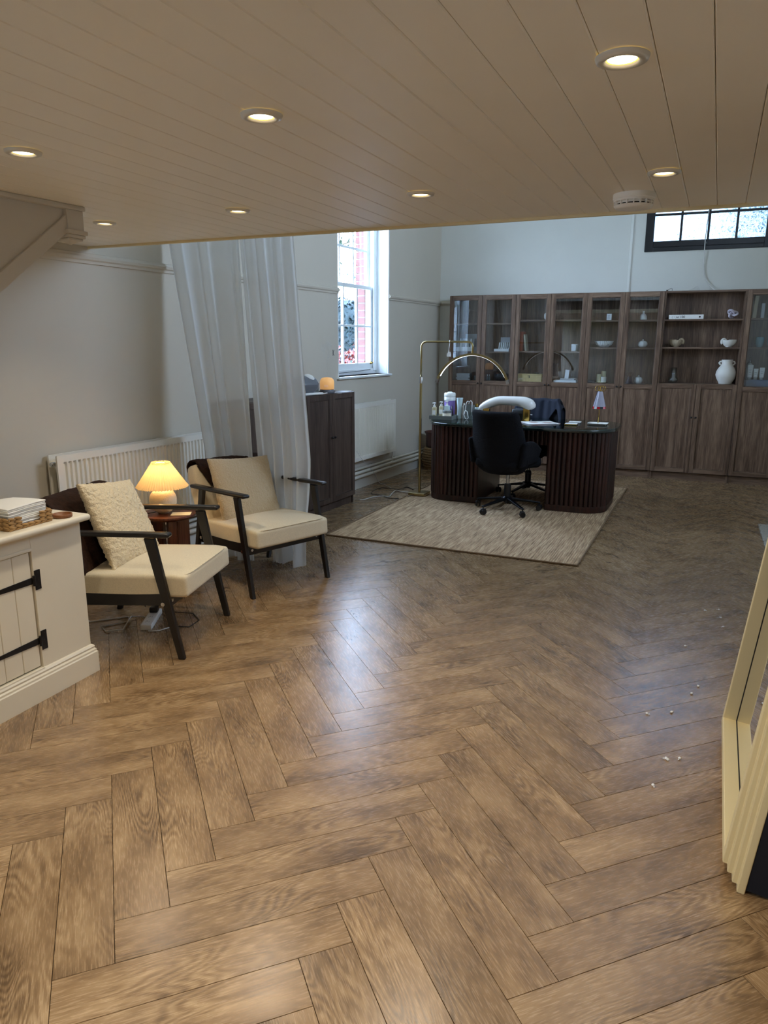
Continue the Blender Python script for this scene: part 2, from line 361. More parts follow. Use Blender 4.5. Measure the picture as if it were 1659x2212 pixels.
class MB:
    def __init__(s): s.v = []; s.f = []; s.mi = []; s.cur = 0
    def add(s, vs, fs, m=None):
        o = len(s.v)
        s.v += [tuple(m @ Vector(v)) if m is not None else tuple(v) for v in vs]
        for f in fs: s.f.append(tuple(i + o for i in f)); s.mi.append(s.cur)
        return s
    def box(s, x0, x1, y0, y1, z0, z1, m=None):
        return s.add([(x0, y0, z0), (x1, y0, z0), (x1, y1, z0), (x0, y1, z0), (x0, y0, z1), (x1, y0, z1), (x1, y1, z1), (x0, y1, z1)],
                     [(0, 3, 2, 1), (4, 5, 6, 7), (0, 1, 5, 4), (1, 2, 6, 5), (2, 3, 7, 6), (3, 0, 4, 7)], m)
    def prism(s, poly, z0, z1, m=None):
        n = len(poly)
        vs = [(x, y, z0) for x, y in poly] + [(x, y, z1) for x, y in poly]
        return s.add(vs, [tuple(range(n))[::-1], tuple(range(n, 2 * n))] + [(i, (i + 1) % n, n + (i + 1) % n, n + i) for i in range(n)], m)
    def lathe(s, prof, seg=24, m=None, cap=True, fn=None):
        vs = []; n = len(prof)
        for r, z in prof:
            for k in range(seg):
                a = 2 * PI * k / seg; rr = r * (fn(a, z) if fn else 1)
                vs.append((rr * math.cos(a), rr * math.sin(a), z))
        fs = [(i * seg + k, i * seg + (k + 1) % seg, (i + 1) * seg + (k + 1) % seg, (i + 1) * seg + k) for i in range(n - 1) for k in range(seg)]
        if cap: fs += [tuple(range(seg))[::-1], tuple(range((n - 1) * seg, n * seg))]
        return s.add(vs, fs, m)
    def cyl(s, r, z0, z1, seg=20, m=None, r2=None): return s.lathe([(r, z0), (r if r2 is None else r2, z1)], seg, m)
    def tube(s, pts, rad, seg=8, m=None, cap=True, flat=1.0):
        pts = [Vector(p) for p in pts]; n = len(pts)
        rads = rad if isinstance(rad, (list, tuple)) else [rad] * n
        vs = []; up = None
        for i, p in enumerate(pts):
            t = (pts[min(i + 1, n - 1)] - pts[max(i - 1, 0)]).normalized()
            if up is None:
                up = Vector((0, 0, 1)) if abs(t.z) < 0.9 else Vector((0, 1, 0))
            u = (up - t * up.dot(t)).normalized(); w = t.cross(u); up = u
            for k in range(seg):
                a = 2 * PI * k / seg
                vs.append(p + u * math.cos(a) * rads[i] * flat + w * math.sin(a) * rads[i])
        fs = [(i * seg + k, i * seg + (k + 1) % seg, (i + 1) * seg + (k + 1) % seg, (i + 1) * seg + k) for i in range(n - 1) for k in range(seg)]
        if cap: fs += [tuple(range(seg))[::-1], tuple(range((n - 1) * seg, n * seg))]
        return s.add(vs, fs, m)
    def rbox(s, hx, hy, hz, r, k=3, q=4, m=None, fn=None):
        """rounded box of half sizes hx, hy, hz centred on the origin; fn deforms each point"""
        def ax(h):
            a = [-h + r * (1 - math.cos(PI / 2 * i / k)) for i in range(k)]
            mid = [-h + r + (2 * h - 2 * r) * i / q for i in range(q + 1)]
            return a + mid + [-x for x in a[::-1]]
        A = [ax(hx), ax(hy), ax(hz)]; H = (hx, hy, hz); idx = {}; vs = []; fs = []
        def pt(p):
            key = tuple(round(c, 6) for c in p)
            if key in idx: return idx[key]
            c = [max(-H[i] + r, min(H[i] - r, p[i])) for i in range(3)]
            d = Vector([p[i] - c[i] for i in range(3)])
            o = Vector(c) + (d.normalized() * r if d.length > 1e-9 else d)
            if fn: o = fn(o)
            idx[key] = len(vs); vs.append(o); return idx[key]
        for a in range(3):
            b, c = (a + 1) % 3, (a + 2) % 3
            for sg in (-1, 1):
                for i in range(len(A[b]) - 1):
                    for j in range(len(A[c]) - 1):
                        q4 = []
                        for di, dj in ((0, 0), (1, 0), (1, 1), (0, 1)):
                            p = [0, 0, 0]; p[a] = sg * H[a]; p[b] = A[b][i + di]; p[c] = A[c][j + dj]; q4.append(pt(p))
                        if len(set(q4)) == 4: fs.append(tuple(q4 if sg > 0 else q4[::-1]))
        return s.add(vs, fs, m)
    def grid(s, fn, nu, nv, m=None, thick=0.0):
        P = [[Vector(fn(i / nu, j / nv)) for j in range(nv + 1)] for i in range(nu + 1)]
        vs = [p for row in P for p in row]
        w = nv + 1
        fs = [(i * w + j, (i + 1) * w + j, (i + 1) * w + j + 1, i * w + j + 1) for i in range(nu) for j in range(nv)]
        if thick:
            nr = []
            for i in range(nu + 1):
                for j in range(w):
                    a = P[min(i + 1, nu)][j] - P[max(i - 1, 0)][j]; b = P[i][min(j + 1, nv)] - P[i][max(j - 1, 0)]
                    c = a.cross(b); nr.append(c.normalized() if c.length > 0 else Vector((0, 0, 1)))
            N = len(vs); vs = vs + [v - n * thick for v, n in zip(vs, nr)]
            fs += [tuple(i + N for i in f[::-1]) for f in fs]
            edge = [i * w for i in range(nu + 1)]
            for i in range(nu):
                fs.append((i * w, i * w + N, (i + 1) * w + N, (i + 1) * w)); a = i * w + nv
                fs.append((a, a + w, a + w + N, a + N))
            for j in range(nv):
                fs.append((j, j + 1, j + 1 + N, j + N)); a = nu * w + j
                fs.append((a, a + N, a + 1 + N, a + 1))
        return s.add(vs, fs, m)
    def mesh(s, name, mats, smooth=False):
        me = bpy.data.meshes.new(name); me.from_pydata(s.v, [], s.f)
        for x in (mats if isinstance(mats, (list, tuple)) else [mats]): me.materials.append(x)
        if s.cur or any(s.mi): me.polygons.foreach_set('material_index', s.mi)
        if smooth: me.polygons.foreach_set('use_smooth', [True] * len(me.polygons))
        me.update(); return me
    def build(s, name, mats, parent=None, M_=None, smooth=False, bevel=0.0, seg=2, kind=None, label=None, auto=None):
        o = bpy.data.objects.new(name, s.mesh(name, mats, smooth or bevel > 0 or auto is not None)); C.objects.link(o)
        if parent is not None: o.parent = parent
        if M_ is not None: o.matrix_local = M_
        if bevel > 0:
            b = o.modifiers.new('bevel', 'BEVEL'); b.width = bevel; b.segments = seg; b.limit_method = 'ANGLE'; b.angle_limit = R(35)
            w = o.modifiers.new('wn', 'WEIGHTED_NORMAL'); w.keep_sharp = True
        if auto is not None:
            e = o.modifiers.new('es', 'EDGE_SPLIT'); e.split_angle = R(auto); e.use_edge_sharp = False
        if kind: o['kind'] = kind
        if label: o['label'] = label
        return o

def thing(name, label, cat, M_=I4, group=None):
    o = bpy.data.objects.new(name, None); C.objects.link(o); o.empty_display_size = 0.1
    o.matrix_world = M_; o['label'] = label; o['category'] = cat
    if group: o['group'] = group
    return o
def tag(o, label, cat, group=None, M_=None):
    if M_ is not None: o.matrix_world = M_
    o['label'] = label; o['category'] = cat
    if group: o['group'] = group
    return o
def struct(o): o['kind'] = 'structure'; return o
def copy_tree(o, parent=None):
    c = o.copy(); C.objects.link(c)
    if parent is not None: c.parent = parent
    for ch in list(o.children): copy_tree(ch, c)
    return c
def text(name, s, size, m, parent, M_, extr=0.0004, spacing=1.0):
    cu = bpy.data.curves.new(name, 'FONT'); cu.body = s; cu.size = size; cu.extrude = extr; cu.align_x = 'LEFT'; cu.space_character = spacing
    tmp = bpy.data.objects.new(name + '_tmp', cu); C.objects.link(tmp)
    dg = bpy.context.evaluated_depsgraph_get(); me = bpy.data.meshes.new_from_object(tmp.evaluated_get(dg))
    bpy.data.objects.remove(tmp); me.materials.clear(); me.materials.append(m)
    o = bpy.data.objects.new(name, me); C.objects.link(o)
    if parent is not None: o.parent = parent
    o.matrix_local = M_
    return o

# ================================================================== SETTING
ROOM_R, ROOM_F, CEIL_Z, HALL_Z = 0.34, -2.4, 2.023, 3.75
BWY = 0.262
def isect(p, d, q, e):
    k = (q - p); det = d.x * -e.y + e.x * d.y
    t = (k.x * -e.y + e.x * k.y) / det
    return p + d * t
lw0 = LW @ Vector((0, 0, 0)); lwd = (LW.to_3x3() @ Vector((0, 1, 0)))
bk0 = BK @ Vector((0, BWY, 0)); bkd = (BK.to_3x3() @ Vector((1, 0, 0)))
cBL = isect(lw0, lwd, bk0, bkd)
cBR = isect(bk0, bkd, Vector((ROOM_R, 0, 0)), Vector((0, 1, 0)))
cFL = isect(lw0, lwd, Vector((0, ROOM_F, 0)), Vector((1, 0, 0)))
ROOM = [(cFL.x, cFL.y), (ROOM_R, ROOM_F), (cBR.x, cBR.y), (cBL.x, cBL.y)]
def clip(poly, hull):
    out = list(poly); n = len(hull)
    for i in range(n):
        (ax, ay), (bx, by) = hull[i], hull[(i + 1) % n]
        src, out = out, []
        ins = lambda p: (bx - ax) * (p[1] - ay) - (by - ay) * (p[0] - ax) >= -1e-9
        for k in range(len(src)):
            p, q = src[k], src[(k + 1) % len(src)]
            if ins(p): out.append(p)
            if ins(p) != ins(q):
                dp = (bx - ax) * (p[1] - ay) - (by - ay) * (p[0] - ax); dq = (bx - ax) * (q[1] - ay) - (by - ay) * (q[0] - ax)
                t = dp / (dp - dq); out.append((p[0] + (q[0] - p[0]) * t, p[1] + (q[1] - p[1]) * t))
        if len(out) < 3: return []
    return out
def area(p): return abs(sum(p[i][0] * p[(i + 1) % len(p)][1] - p[(i + 1) % len(p)][0] * p[i][1] for i in range(len(p)))) / 2
def inset(p, g):
    n = len(p); sgn = 1 if sum(p[i][0] * p[(i + 1) % n][1] - p[(i + 1) % n][0] * p[i][1] for i in range(n)) > 0 else -1
    out = []
    for i in range(n):
        a, b, c = Vector(p[i - 1] + (0,)), Vector(p[i] + (0,)), Vector(p[(i + 1) % n] + (0,))
        d1 = (b - a).normalized(); d2 = (c - b).normalized()
        n1 = Vector((-d1.y, d1.x, 0)) * sgn; n2 = Vector((-d2.y, d2.x, 0)) * sgn
        k = 1 + n1.dot(n2)
        off = (n1 + n2) * (g / k) if k > 0.2 else n1 * g
        out.append((b.x + off.x, b.y + off.y))
    return out

# ---- floor: slab plus herringbone planks
W = 0.1405; LEN = 5 * W; ANG = 0.849304; OX, OY = -13.48883 * W, 11.01753 * W
fm = MB(); fm.prism([(cFL.x - .3, cFL.y - .3), (ROOM_R + .3, ROOM_F - .3), (cBR.x + .3, cBR.y + .3), (cBL.x - .3, cBL.y + .3)], -0.08, -0.006)
floor = struct(fm.build('floor', M['subfloor']))
vV = Vector((math.cos(ANG), math.sin(ANG), 0)); uV = Vector((math.sin(ANG), -math.cos(ANG), 0))
def plank_mesh(mb, poly):
    """chamfered plank, poly in plank coordinates"""
    a = inset(poly, 0.0007); b = inset(poly, 0.0011); n = len(poly)
    vs = [(x, y, -0.006) for x, y in a] + [(x, y, -0.0008) for x, y in a] + [(x, y, 0) for x, y in b]
    if sum(a[i][0] * a[(i + 1) % n][1] - a[(i + 1) % n][0] * a[i][1] for i in range(n)) < 0:
        vs = vs[:n][::-1] + vs[n:2 * n][::-1] + vs[2 * n:][::-1]
    fs = [tuple(range(2 * n, 3 * n))] + [(i, (i + 1) % n, n + (i + 1) % n, n + i) for i in range(n)] + [(n + i, n + (i + 1) % n, 2 * n + (i + 1) % n, 2 * n + i) for i in range(n)]
    mb.add(vs, fs)
def uv_from_xy(me, off=None):
    uvl = me.uv_layers.new(name='UVMap')
    for l in me.loops:
        v = me.vertices[l.vertex_index].co; uvl.data[l.index].uv = (v.x, v.y)
full = [(0, 0), (LEN, 0), (LEN, W), (0, W)]
fb = MB(); plank_mesh(fb, full); full_me = fb.mesh('plank', M['plank']); uv_from_xy(full_me)
cells = []
for i in range(-90, 91):
    for c in range(-12, 24):
        P0 = Vector((OX, OY, 0)) + vV * ((i + 5 * c) * W) + uV * ((-i + 5 * c) * W)
        cells.append((P0, uV, vV)); cells.append((P0 + uV * LEN, vV, uV))
cand = []
for P0, dx, dy in cells:
    ctr = P0 + dx * LEN / 2 + dy * W / 2
    if ctr.x < -4.6 or ctr.x > 1.2 or ctr.y < -3.2 or ctr.y > 9.6: continue
    # rotation whose local x is dx; mirrored cells are flipped to stay right-handed
    org = P0 if dx.cross(dy).z > 0 else P0 + dy * W
    Mx = Matrix.Translation(org) @ Matrix.Rotation(math.atan2(dx.y, dx.x), 4, 'Z')
    wp = [tuple((Mx @ Vector((x, y, 0)))[:2]) for x, y in full]
    cp = clip(wp, ROOM)
    if len(cp) < 3 or area(cp) < 2e-4: continue
    cand.append((ctr, Mx, cp, area(cp) > W * LEN - 1e-5))
cmi = cam.matrix_world.inverted(); FX = 1564.86
def in_view(p, pad=60):
    q = cmi @ p
    if q.z > -0.1: return False
    x = 829.5 + FX * q.x / -q.z; y = 1106 - FX * q.y / -q.z
    return -pad < x < 1659 + pad and -pad < y < 2212 + pad
vis = sorted([k for k in cand if in_view(k[0])], key=lambda k: k[0].length)
near = vis[:285]; near_ids = {id(k) for k in near}
for ctr, Mx, cp, whole in near:
    if whole: o = bpy.data.objects.new('plank', full_me)
    else:
        inv = Mx.inverted(); loc = [tuple((inv @ Vector(p + (0,)))[:2]) for p in cp]
        b = MB(); plank_mesh(b, loc); me = b.mesh('plank', M['plank']); uv_from_xy(me); o = bpy.data.objects.new('plank', me)
    C.objects.link(o); o.parent = floor; o.matrix_local = Mx
rest = MB(); uvs = []; rn = []
for k in cand:
    if id(k) in near_ids: continue
    ctr, Mx, cp, whole = k; inv = Mx.inverted(); loc = [tuple((inv @ Vector(p + (0,)))[:2]) for p in cp]
    b = MB(); plank_mesh(b, loc); nf = len(rest.f)
    rest.add([Mx @ Vector(v) for v in b.v], b.f); uvs += [(v[0], v[1]) for v in b.v]; rn += [random.random()] * len(b.f)
ro = rest.build('far_planks', M['plank'], floor, kind='stuff'); me = ro.data
uvl = me.uv_layers.new(name='UVMap')
for l in me.loops: uvl.data[l.index].uv = uvs[l.vertex_index]
at = me.attributes.new('rnd', 'FLOAT', 'FACE'); at.data.foreach_set('value', rn)

# ---- ceiling of painted boards (low area), fascia strip and the higher ceiling beyond
CE = fr(cFL.x + 0, 0, 0, 0)
GE = fr(-3.697, 3.168, CEIL_Z, 4.05)        # edge of the low ceiling: local x along the edge
ea, eb = GE @ Vector((-0.3, 0, 0)), GE @ Vector((4.5, 0, 0))
LOW = clip([(-5, -4), (2, -4), (eb.x, eb.y), (ea.x, ea.y)], ROOM)
cm = MB(); cm.prism(LOW, CEIL_Z + 0.012, CEIL_Z + 0.20)
ceiling = struct(cm.build('ceiling', M['gap']))
BW = 0.1045
GB = fr(-3.697, 3.168, CEIL_Z, 3.75)
for k in range(-4, 46):
    x0, x1 = k * BW - .028, (k + 1) * BW - .028
    poly = [tuple((GB @ Vector((x, y, 0)))[:2]) for x, y in ((x0, -6.2), (x1, -6.2), (x1, 1.0), (x0, 1.0))]
    cp = clip(poly, LOW)
    if len(cp) < 3 or area(cp) < 1e-3: continue
    a = inset(cp, 0.0007); b = inset(cp, 0.0034); n = len(cp)
    mb = MB(); z0, z1, z2 = CEIL_Z + 0.0125, CEIL_Z + 0.003, CEIL_Z
    mb.add([(x, y, z2) for x, y in b] + [(x, y, z1) for x, y in a] + [(x, y, z0) for x, y in a],
           [tuple(range(n))[::-1]] + [(i, (i + 1) % n, n + (i + 1) % n, n + i)[::-1] for i in range(n)] + [(n + i, n + (i + 1) % n, 2 * n + (i + 1) % n, 2 * n + i)[::-1] for i in range(n)])
    mb.build('ceiling_board', M['ceil'], ceiling)
tr = MB(); tr.box(0.012, 4.03, 0.0, 0.022, -0.012, 0.05)
for k in range(40):
    pass
struct(tr.build('trim_1', M['ceil_edge'], None, GE, bevel=0.003))
nails = MB()
for k in range(1, 39):
    for d in (0.0, 0.016):
        nails.add([(x + k * BW - .03 + d, y + .022, z + .004) for x, y, z in ((0, 0, 0), (.004, 0, 0), (.004, 0, .004), (0, 0, .004))], [(0, 1, 2, 3)])
nails.build('nail_heads', M['ink'], bpy.data.objects['trim_1'], kind='stuff')
# bulkhead above the low ceiling edge
bm_ = MB(); bm_.box(-0.02, 4.2, -0.14, -0.002, 0.05, HALL_Z - CEIL_Z)
struct(bm_.build('wall_above_edge', M['wall_white'], None, GE))
HI = clip([(ea.x, ea.y - .2), (eb.x, eb.y - .2), (2, 12), (-6, 12)], ROOM)
hm = MB(); hm.prism(HI, HALL_Z, HALL_Z + 0.15)
struct(hm.build('ceiling_high', M['wall_white']))

# ---- walls
lwm = MB()
WY0, WY1, WZ0, WZ1 = 0.56, 1.61, 1.155, 3.20
QY0, QY1, QZ0, QZ1 = -7.6, -6.2, .9, 1.95
lwm.box(-.24, 0, -8.1, QY0, -.08, HALL_Z); lwm.box(-.24, 0, QY1, WY0, -.08, HALL_Z); lwm.box(-.24, 0, QY0, QY1, -.08, QZ0); lwm.box(-.24, 0, QY0, QY1, QZ1, HALL_Z); lwm.box(-.24, 0, WY1, 3.2, -.08, HALL_Z)
lwm.box(-.24, 0, WY0, WY1, -.08, WZ0); lwm.box(-.24, 0, WY0, WY1, WZ1, HALL_Z)
wall_left = struct(lwm.build('wall_left', M['wall'], None, LW))
bwm = MB(); BX0, BX1, BZ0, BZ1 = -.262, 1.0, 2.46, 3.42
ww = [(-2.8, BX0, -.08, HALL_Z), (BX1, 1.75, -.08, HALL_Z), (BX0, BX1, -.08, BZ0), (BX0, BX1, BZ1, HALL_Z)]
for a, b, c, d in ww: bwm.box(a, b, BWY, BWY + .25, c, d)
wall_back = struct(bwm.build('wall_back', M['wall_white'], None, BK))
RY0, RY1, RZ0, RZ1 = 4.5, 6.2, 2.35, 3.30
rwm = MB()
rwm.box(ROOM_R, ROOM_R + .25, -2.65, RY0, -.08, HALL_Z); rwm.box(ROOM_R, ROOM_R + .25, RY1, 9.1, -.08, HALL_Z)
rwm.box(ROOM_R, ROOM_R + .25, RY0, RY1, -.08, RZ0); rwm.box(ROOM_R, ROOM_R + .25, RY0, RY1, RZ1, HALL_Z)
struct(rwm.build('wall_right', M['wall']))
fwm = MB(); fwm.box(-4.0, ROOM_R + .25, ROOM_F - .25, ROOM_F, -.08, HALL_Z)
struct(fwm.build('wall_front', M['wall']))

# picture rail on the left wall, either side of the window, and on the back wall
def rail(mb, y0, y1):
    prof = [(0, 1.925), (.012, 1.925), (.014, 1.94), (.026, 1.948), (.030, 1.962), (.022, 1.972), (.020, 1.98), (0, 1.985)]
    n = len(prof); vs = [(x, y0, z) for x, z in prof] + [(x, y1, z) for x, z in prof]
    mb.add(vs, [tuple(range(n)), tuple(range(n, 2 * n))[::-1]] + [(i, n + i, n + (i + 1) % n, (i + 1) % n) for i in range(n)])
m = MB(); rail(m, QY1 + .02, WY0 - .002); rail(m, WY1 + .002, 3.02)
struct(m.build('trim_2', M['wall'], None, LW))
m = MB(); rail(m, -.28, 0)
m2 = MB(); m2.add([(v[1] , v[0], v[2]) for v in m.v], m.f)
m2.v = [(-2.60 + (x + .28) / .28 * .20, BWY - y, z) for x, y, z in m2.v]
struct(m2.build('trim_3', M['wall'], None, BK))
# skirting of the left wall
def skirt(mb, y0, y1, h=.125, t=.02):
    prof = [(0, 0), (t, 0), (t, h - .03), (t - .006, h - .022), (t - .006, h - .012), (t - .014, h), (0, h)]
    n = len(prof); vs = [(x, y0, z) for x, z in prof] + [(x, y1, z) for x, z in prof]
    mb.add(vs, [tuple(range(n)), tuple(range(n, 2 * n))[::-1]] + [(i, n + i, n + (i + 1) % n, (i + 1) % n) for i in range(n)])
m = MB(); skirt(m, -7.9, 3.02); struct(m.build('baseboard_left', M['trim'], None, LW))

# ---- window_1: white sash in the left wall
def sash_window():
    GX = -.195
    w = bpy.data.objects.new('window_1', None); C.objects.link(w); w.matrix_world = LW; w['kind'] = 'structure'
    f = MB()   # box frame
    y0, y1, z0, z1 = WY0, WY1, WZ0, WZ1
    f.box(GX - .05, GX + .055, y0, y0 + .055, z0, z1); f.box(GX - .05, GX + .055, y1 - .055, y1, z0, z1)
    f.box(GX - .05, GX + .055, y0 + .055, y1 - .055, z1 - .05, z1); f.box(GX - .05, GX + .06, y0 + .055, y1 - .055, z0, z0 + .055)
    f.box(GX + .055, GX + .068, y1 - .075, y1, z0 + .03, z1); f.box(GX + .055, GX + .068, y0, y0 + .075, z0 + .03, z1)
    f.build('window_frame', M['window_paint'], w, bevel=.004)
    lin = MB()
    lin.box(GX + .055, -.0, y1 - .012, y1 - .0005, z0, z1); lin.box(GX + .055, .0, y0 + .0005, y0 + .012, z0, z1)
    lin.box(-.012, .012, y1 - .012, y1 + .012, z0, z1)
    lin.build('reveal_lining', M['window_paint'], w, bevel=.002)
    s = MB(); s.box(GX + .05, .035, y0 - .035, y1 + .05, z0 - .024, z0 + .0); s.build('window_sill', M['window_paint'], w, bevel=.008, seg=3)
    b0, b1 = y0 + .057, y1 - .057
    def sash(x, za, zb, rows):
        h = MB(); st = .045
        h.box(x - .018, x + .018, b0, b0 + st, za, zb); h.box(x - .018, x + .018, b1 - st, b1, za, zb)
        bot = .06 if za < 1.5 else .034
        h.box(x - .018, x + .018, b0 + st, b1 - st, za, za + bot); h.box(x - .018, x + .018, b0 + st, b1 - st, zb - .034, zb)
        o = h.build('sash', M['window_paint'], w, bevel=.003)
        pw = (b1 - b0 - 2 * st) / 3; ph = (zb - .034 - za - bot) / rows
        for k in (1, 2):
            g = MB(); yy = b0 + st + pw * k; g.box(x - .013, x + .015, yy - .011, yy + .011, za + bot, zb - .034); g.build('glazing_bar', M['window_paint'], o, bevel=.003)
        for k in range(1, rows):
            g = MB(); zz = za + bot + ph * k
            g.box(x - .012, x + .014, b0 + st, b1 - st, zz - .010, zz + .010); g.build('glazing_bar', M['window_paint'], o, bevel=.003)
        for i in range(3):
            for j in range(rows):
                g = MB(); g.box(x - .002, x + .001, b0 + st + pw * i, b0 + st + pw * (i + 1), za + bot + ph * j, za + bot + ph * (j + 1))
                g.build('pane', M['glass'], o)
    sash(GX + .022, z0 + .055, 2.06, 2)
    sash(GX - .022, 2.03, z1 - .05, 3)
    k = MB(); k.lathe([(0.001, 0), (.014, .001), (.017, .008), (.010, .016), (.004, .022), (.001, .023)], 12, T(GX + .045, b1 - .06, z0 + .115) @ RY(90))
    k.tube([(GX + .06, b1 - .04, z0 + .112), (GX + .075, b1 - .055, z0 + .118), (GX + .075, b1 - .09, z0 + .112)], .006)
    k.build('sash_fastener', M['gold'], w, smooth=True)
    c = MB(); c.tube([(GX + .066, b0 + .05, z0 + .02), (GX + .068, b0 + .3, z0 + .03), (GX + .066, b0 + .55, z0 + .033), (GX + .067, b1 - .1, z0 + .045)], .0022, 6)
    c.build('sash_cord', M['ink'], w, smooth=True)
    return w
sash_window()
portal('portal_left', LW @ T(-.26, (WY0 + WY1) / 2, (WZ0 + WZ1) / 2) @ RY(-90), WZ1 - WZ0, WY1 - WY0)

# ---- window_2: black framed obscured window high in the back wall
def high_window():
    w = bpy.data.objects.new('window_2', None); C.objects.link(w); w.matrix_world = BK; w['kind'] = 'structure'
    y = BWY
    f = MB(); a, b, c, d = BX0, BX1, BZ0, BZ1; t = .085
    f.box(a, a + t, y - .012, y + .06, c, d); f.box(b - t, b, y - .012, y + .06, c, d)
    f.box(a + t, b - t, y - .012, y + .06, c, c + .045); f.box(a + t, b - t, y - .004, y + .06, c + .045, c + .108); f.box(a + t, b - t, y - .012, y + .06, d - .08, d)
    f.build('window_frame', M['black_paint'], w, bevel=.004)
    x0, x1, z0, z1 = a + t, b - t, c + .108, d - .08
    nx = 4; pw = (x1 - x0) / nx; rows = [z0, z0 + .272, z0 + .544, z1]
    for k in range(1, nx):
        g = MB(); g.box(x0 + pw * k - .012, x0 + pw * k + .012, y + .012, y + .04, z0, z1); g.build('glazing_bar', M['black_paint'], w, bevel=.003)
    for z in rows[1:-1]:
        g = MB(); g.box(x0, x1, y + .014, y + .038, z - .012, z + .012); g.build('glazing_bar', M['black_paint'], w, bevel=.003)
    for i in range(nx):
        for j in range(3):
            g = MB(); g.box(x0 + pw * i, x0 + pw * (i + 1), y + .024, y + .028, rows[j], rows[j + 1]); g.build('pane', M['frosted'], w)
    l = MB(); l.tube([(x0 + pw * 2 - .01, y - .006, z0 - .02), (x0 + pw * 2 - .01, y - .02, z0 - .035), (x0 + pw * 2 - .01, y - .012, z0 - .055)], .004)
    l.build('catch', M['chrome'], w, smooth=True)
high_window()
portal('portal_back', BK @ T((BX0 + BX1) / 2, BWY + .10, (BZ0 + BZ1) / 2) @ RX(-90), BX1 - BX0, BZ1 - BZ0)

# ---- windows the camera does not see, letting daylight into the hall and onto the cupboard
def plain_window(name, Mx, w_, h_, cols, rows):
    """local x across, z up, glass at local y = 0"""
    w = bpy.data.objects.new(name, None); C.objects.link(w); w.matrix_world = Mx; w['kind'] = 'structure'
    f = MB(); f.box(0, .06, -.04, .04, 0, h_); f.box(w_ - .06, w_, -.04, .04, 0, h_); f.box(.06, w_ - .06, -.04, .04, 0, .06); f.box(.06, w_ - .06, -.04, .04, h_ - .06, h_)
    f.build('window_frame', M['window_paint'], w)
    for k in range(1, cols):
        g = MB(); x = .06 + (w_ - .12) * k / cols; g.box(x - .012, x + .012, -.015, .015, .06, h_ - .06); g.build('glazing_bar', M['window_paint'], w)
    for k in range(1, rows):
        g = MB(); z = .06 + (h_ - .12) * k / rows; g.box(.06, w_ - .06, -.014, .014, z - .012, z + .012); g.build('glazing_bar', M['window_paint'], w)
    g = MB(); g.box(.06, w_ - .06, -.003, .003, .06, h_ - .06); g.build('pane', M['glass'], w)
plain_window('window_3', T(ROOM_R + .12, RY0, RZ0) @ RZ(90), RY1 - RY0, RZ1 - RZ0, 4, 4)
portal('portal_right', T(ROOM_R + .20, (RY0 + RY1) / 2, (RZ0 + RZ1) / 2) @ RY(90), RZ1 - RZ0, RY1 - RY0)
plain_window('window_4', LW @ T(-.12, QY0, QZ0) @ RZ(90), QY1 - QY0, QZ1 - QZ0, 3, 2)
portal('portal_front', LW @ T(-.20, (QY0 + QY1) / 2, (QZ0 + QZ1) / 2) @ RY(-90), QZ1 - QZ0, QY1 - QY0)

# ---- heating pipes along the left wall
for nm, z, r, x in (('heating_pipe', .190, .0125, .045), ('heating_pipe', .165, .017, .062), ('heating_pipe', .125, .017, .062)):
    z = {.190: .215, .165: .180, .125: .137}[z]
    m = MB(); m.tube([(x, -4.6, z), (x, 2.98, z)], r, 12)
    for k in range(-5, 6):
        m.box(0.003, x, k * .55 + .12, k * .55 + .135, z - .006, z + .006)
    o = m.build(nm, M['pipe'], None, LW, auto=40)
    tag(o, {.190: 'thin painted heating pipe along the left wall, topmost of the three', .165: 'painted heating pipe along the left wall, middle one of the three', .125: 'painted heating pipe just above the skirting, lowest of the three'}[{.215: .190, .180: .165, .137: .125}[z]], 'pipe')

# ---- outdoors beyond the sash window
g = MB(); g.box(-40, -3.98, -12, 60, -.5, -.45); g.box(-3.98, 8, 9.2, 60, -.5, -.45)
struct(g.build('ground', M['lawn']))
def brick_jamb():
    pier = MB(); pier.box(-.33, -.252, WY1 - .062, 3.0, -.3, 3.6)
    w = struct(pier.build('wall_outside', M['mortar'], None, LW))
    bb = MB(); bb.box(0, .105, 0, .215, 0, .065); bm1 = bb.mesh('brick', M['brick'])
    bb = MB(); bb.box(0, .105, 0, .102, 0, .065); bm2 = bb.mesh('brick', M['brick'])
    z = 1.0; k = 0
    while z < 3.25:
        o = bpy.data.objects.new('brick', bm1 if k % 2 == 0 else bm2); C.objects.link(o); o.parent = w
        o.matrix_local = T(-.352 + random.uniform(-.003, .003), WY1 - .072 + random.uniform(-.003, .003), z); z += .075; k += 1
brick_jamb()
def leafy(name, n, fn, size, m, parent, seed):
    rd = random.Random(seed); mb = MB()
    for _ in range(n):
        p = fn(rd); s = size * rd.uniform(.6, 1.3)
        q = Matrix.Translation(p) @ Matrix.Rotation(rd.uniform(0, 6.28), 4, 'Z') @ Matrix.Rotation(rd.uniform(-1.2, 1.2), 4, 'X')
        mb.add([(-s * .35, 0, 0), (0, -s * .6, .1 * s), (s * .35, 0, 0), (0, s * .6, 0)], [(0, 1, 2, 3)], q)
    return mb.build(name, m, parent, kind='stuff')
hd = thing('hedge', 'tall blue-green hedge seen through the lower panes of the sash window', 'hedge', T(-9.4, 14.6, -.45))
mb = MB(); mb.rbox(1.0, 4.5, 1.45, .4, 3, 14, T(0, 0, 1.45), fn=lambda v: v * (1 + .06 * noise.noise(v * 2.2)))
mb.build('hedge_core', M['hedge'], hd, smooth=True)
leafy('foliage', 14000, lambda r: Vector((1.0 + r.uniform(-.15, .12), r.uniform(-4.6, 4.6), r.uniform(.1, 2.9))), .085, M['hedge'], hd, 3)
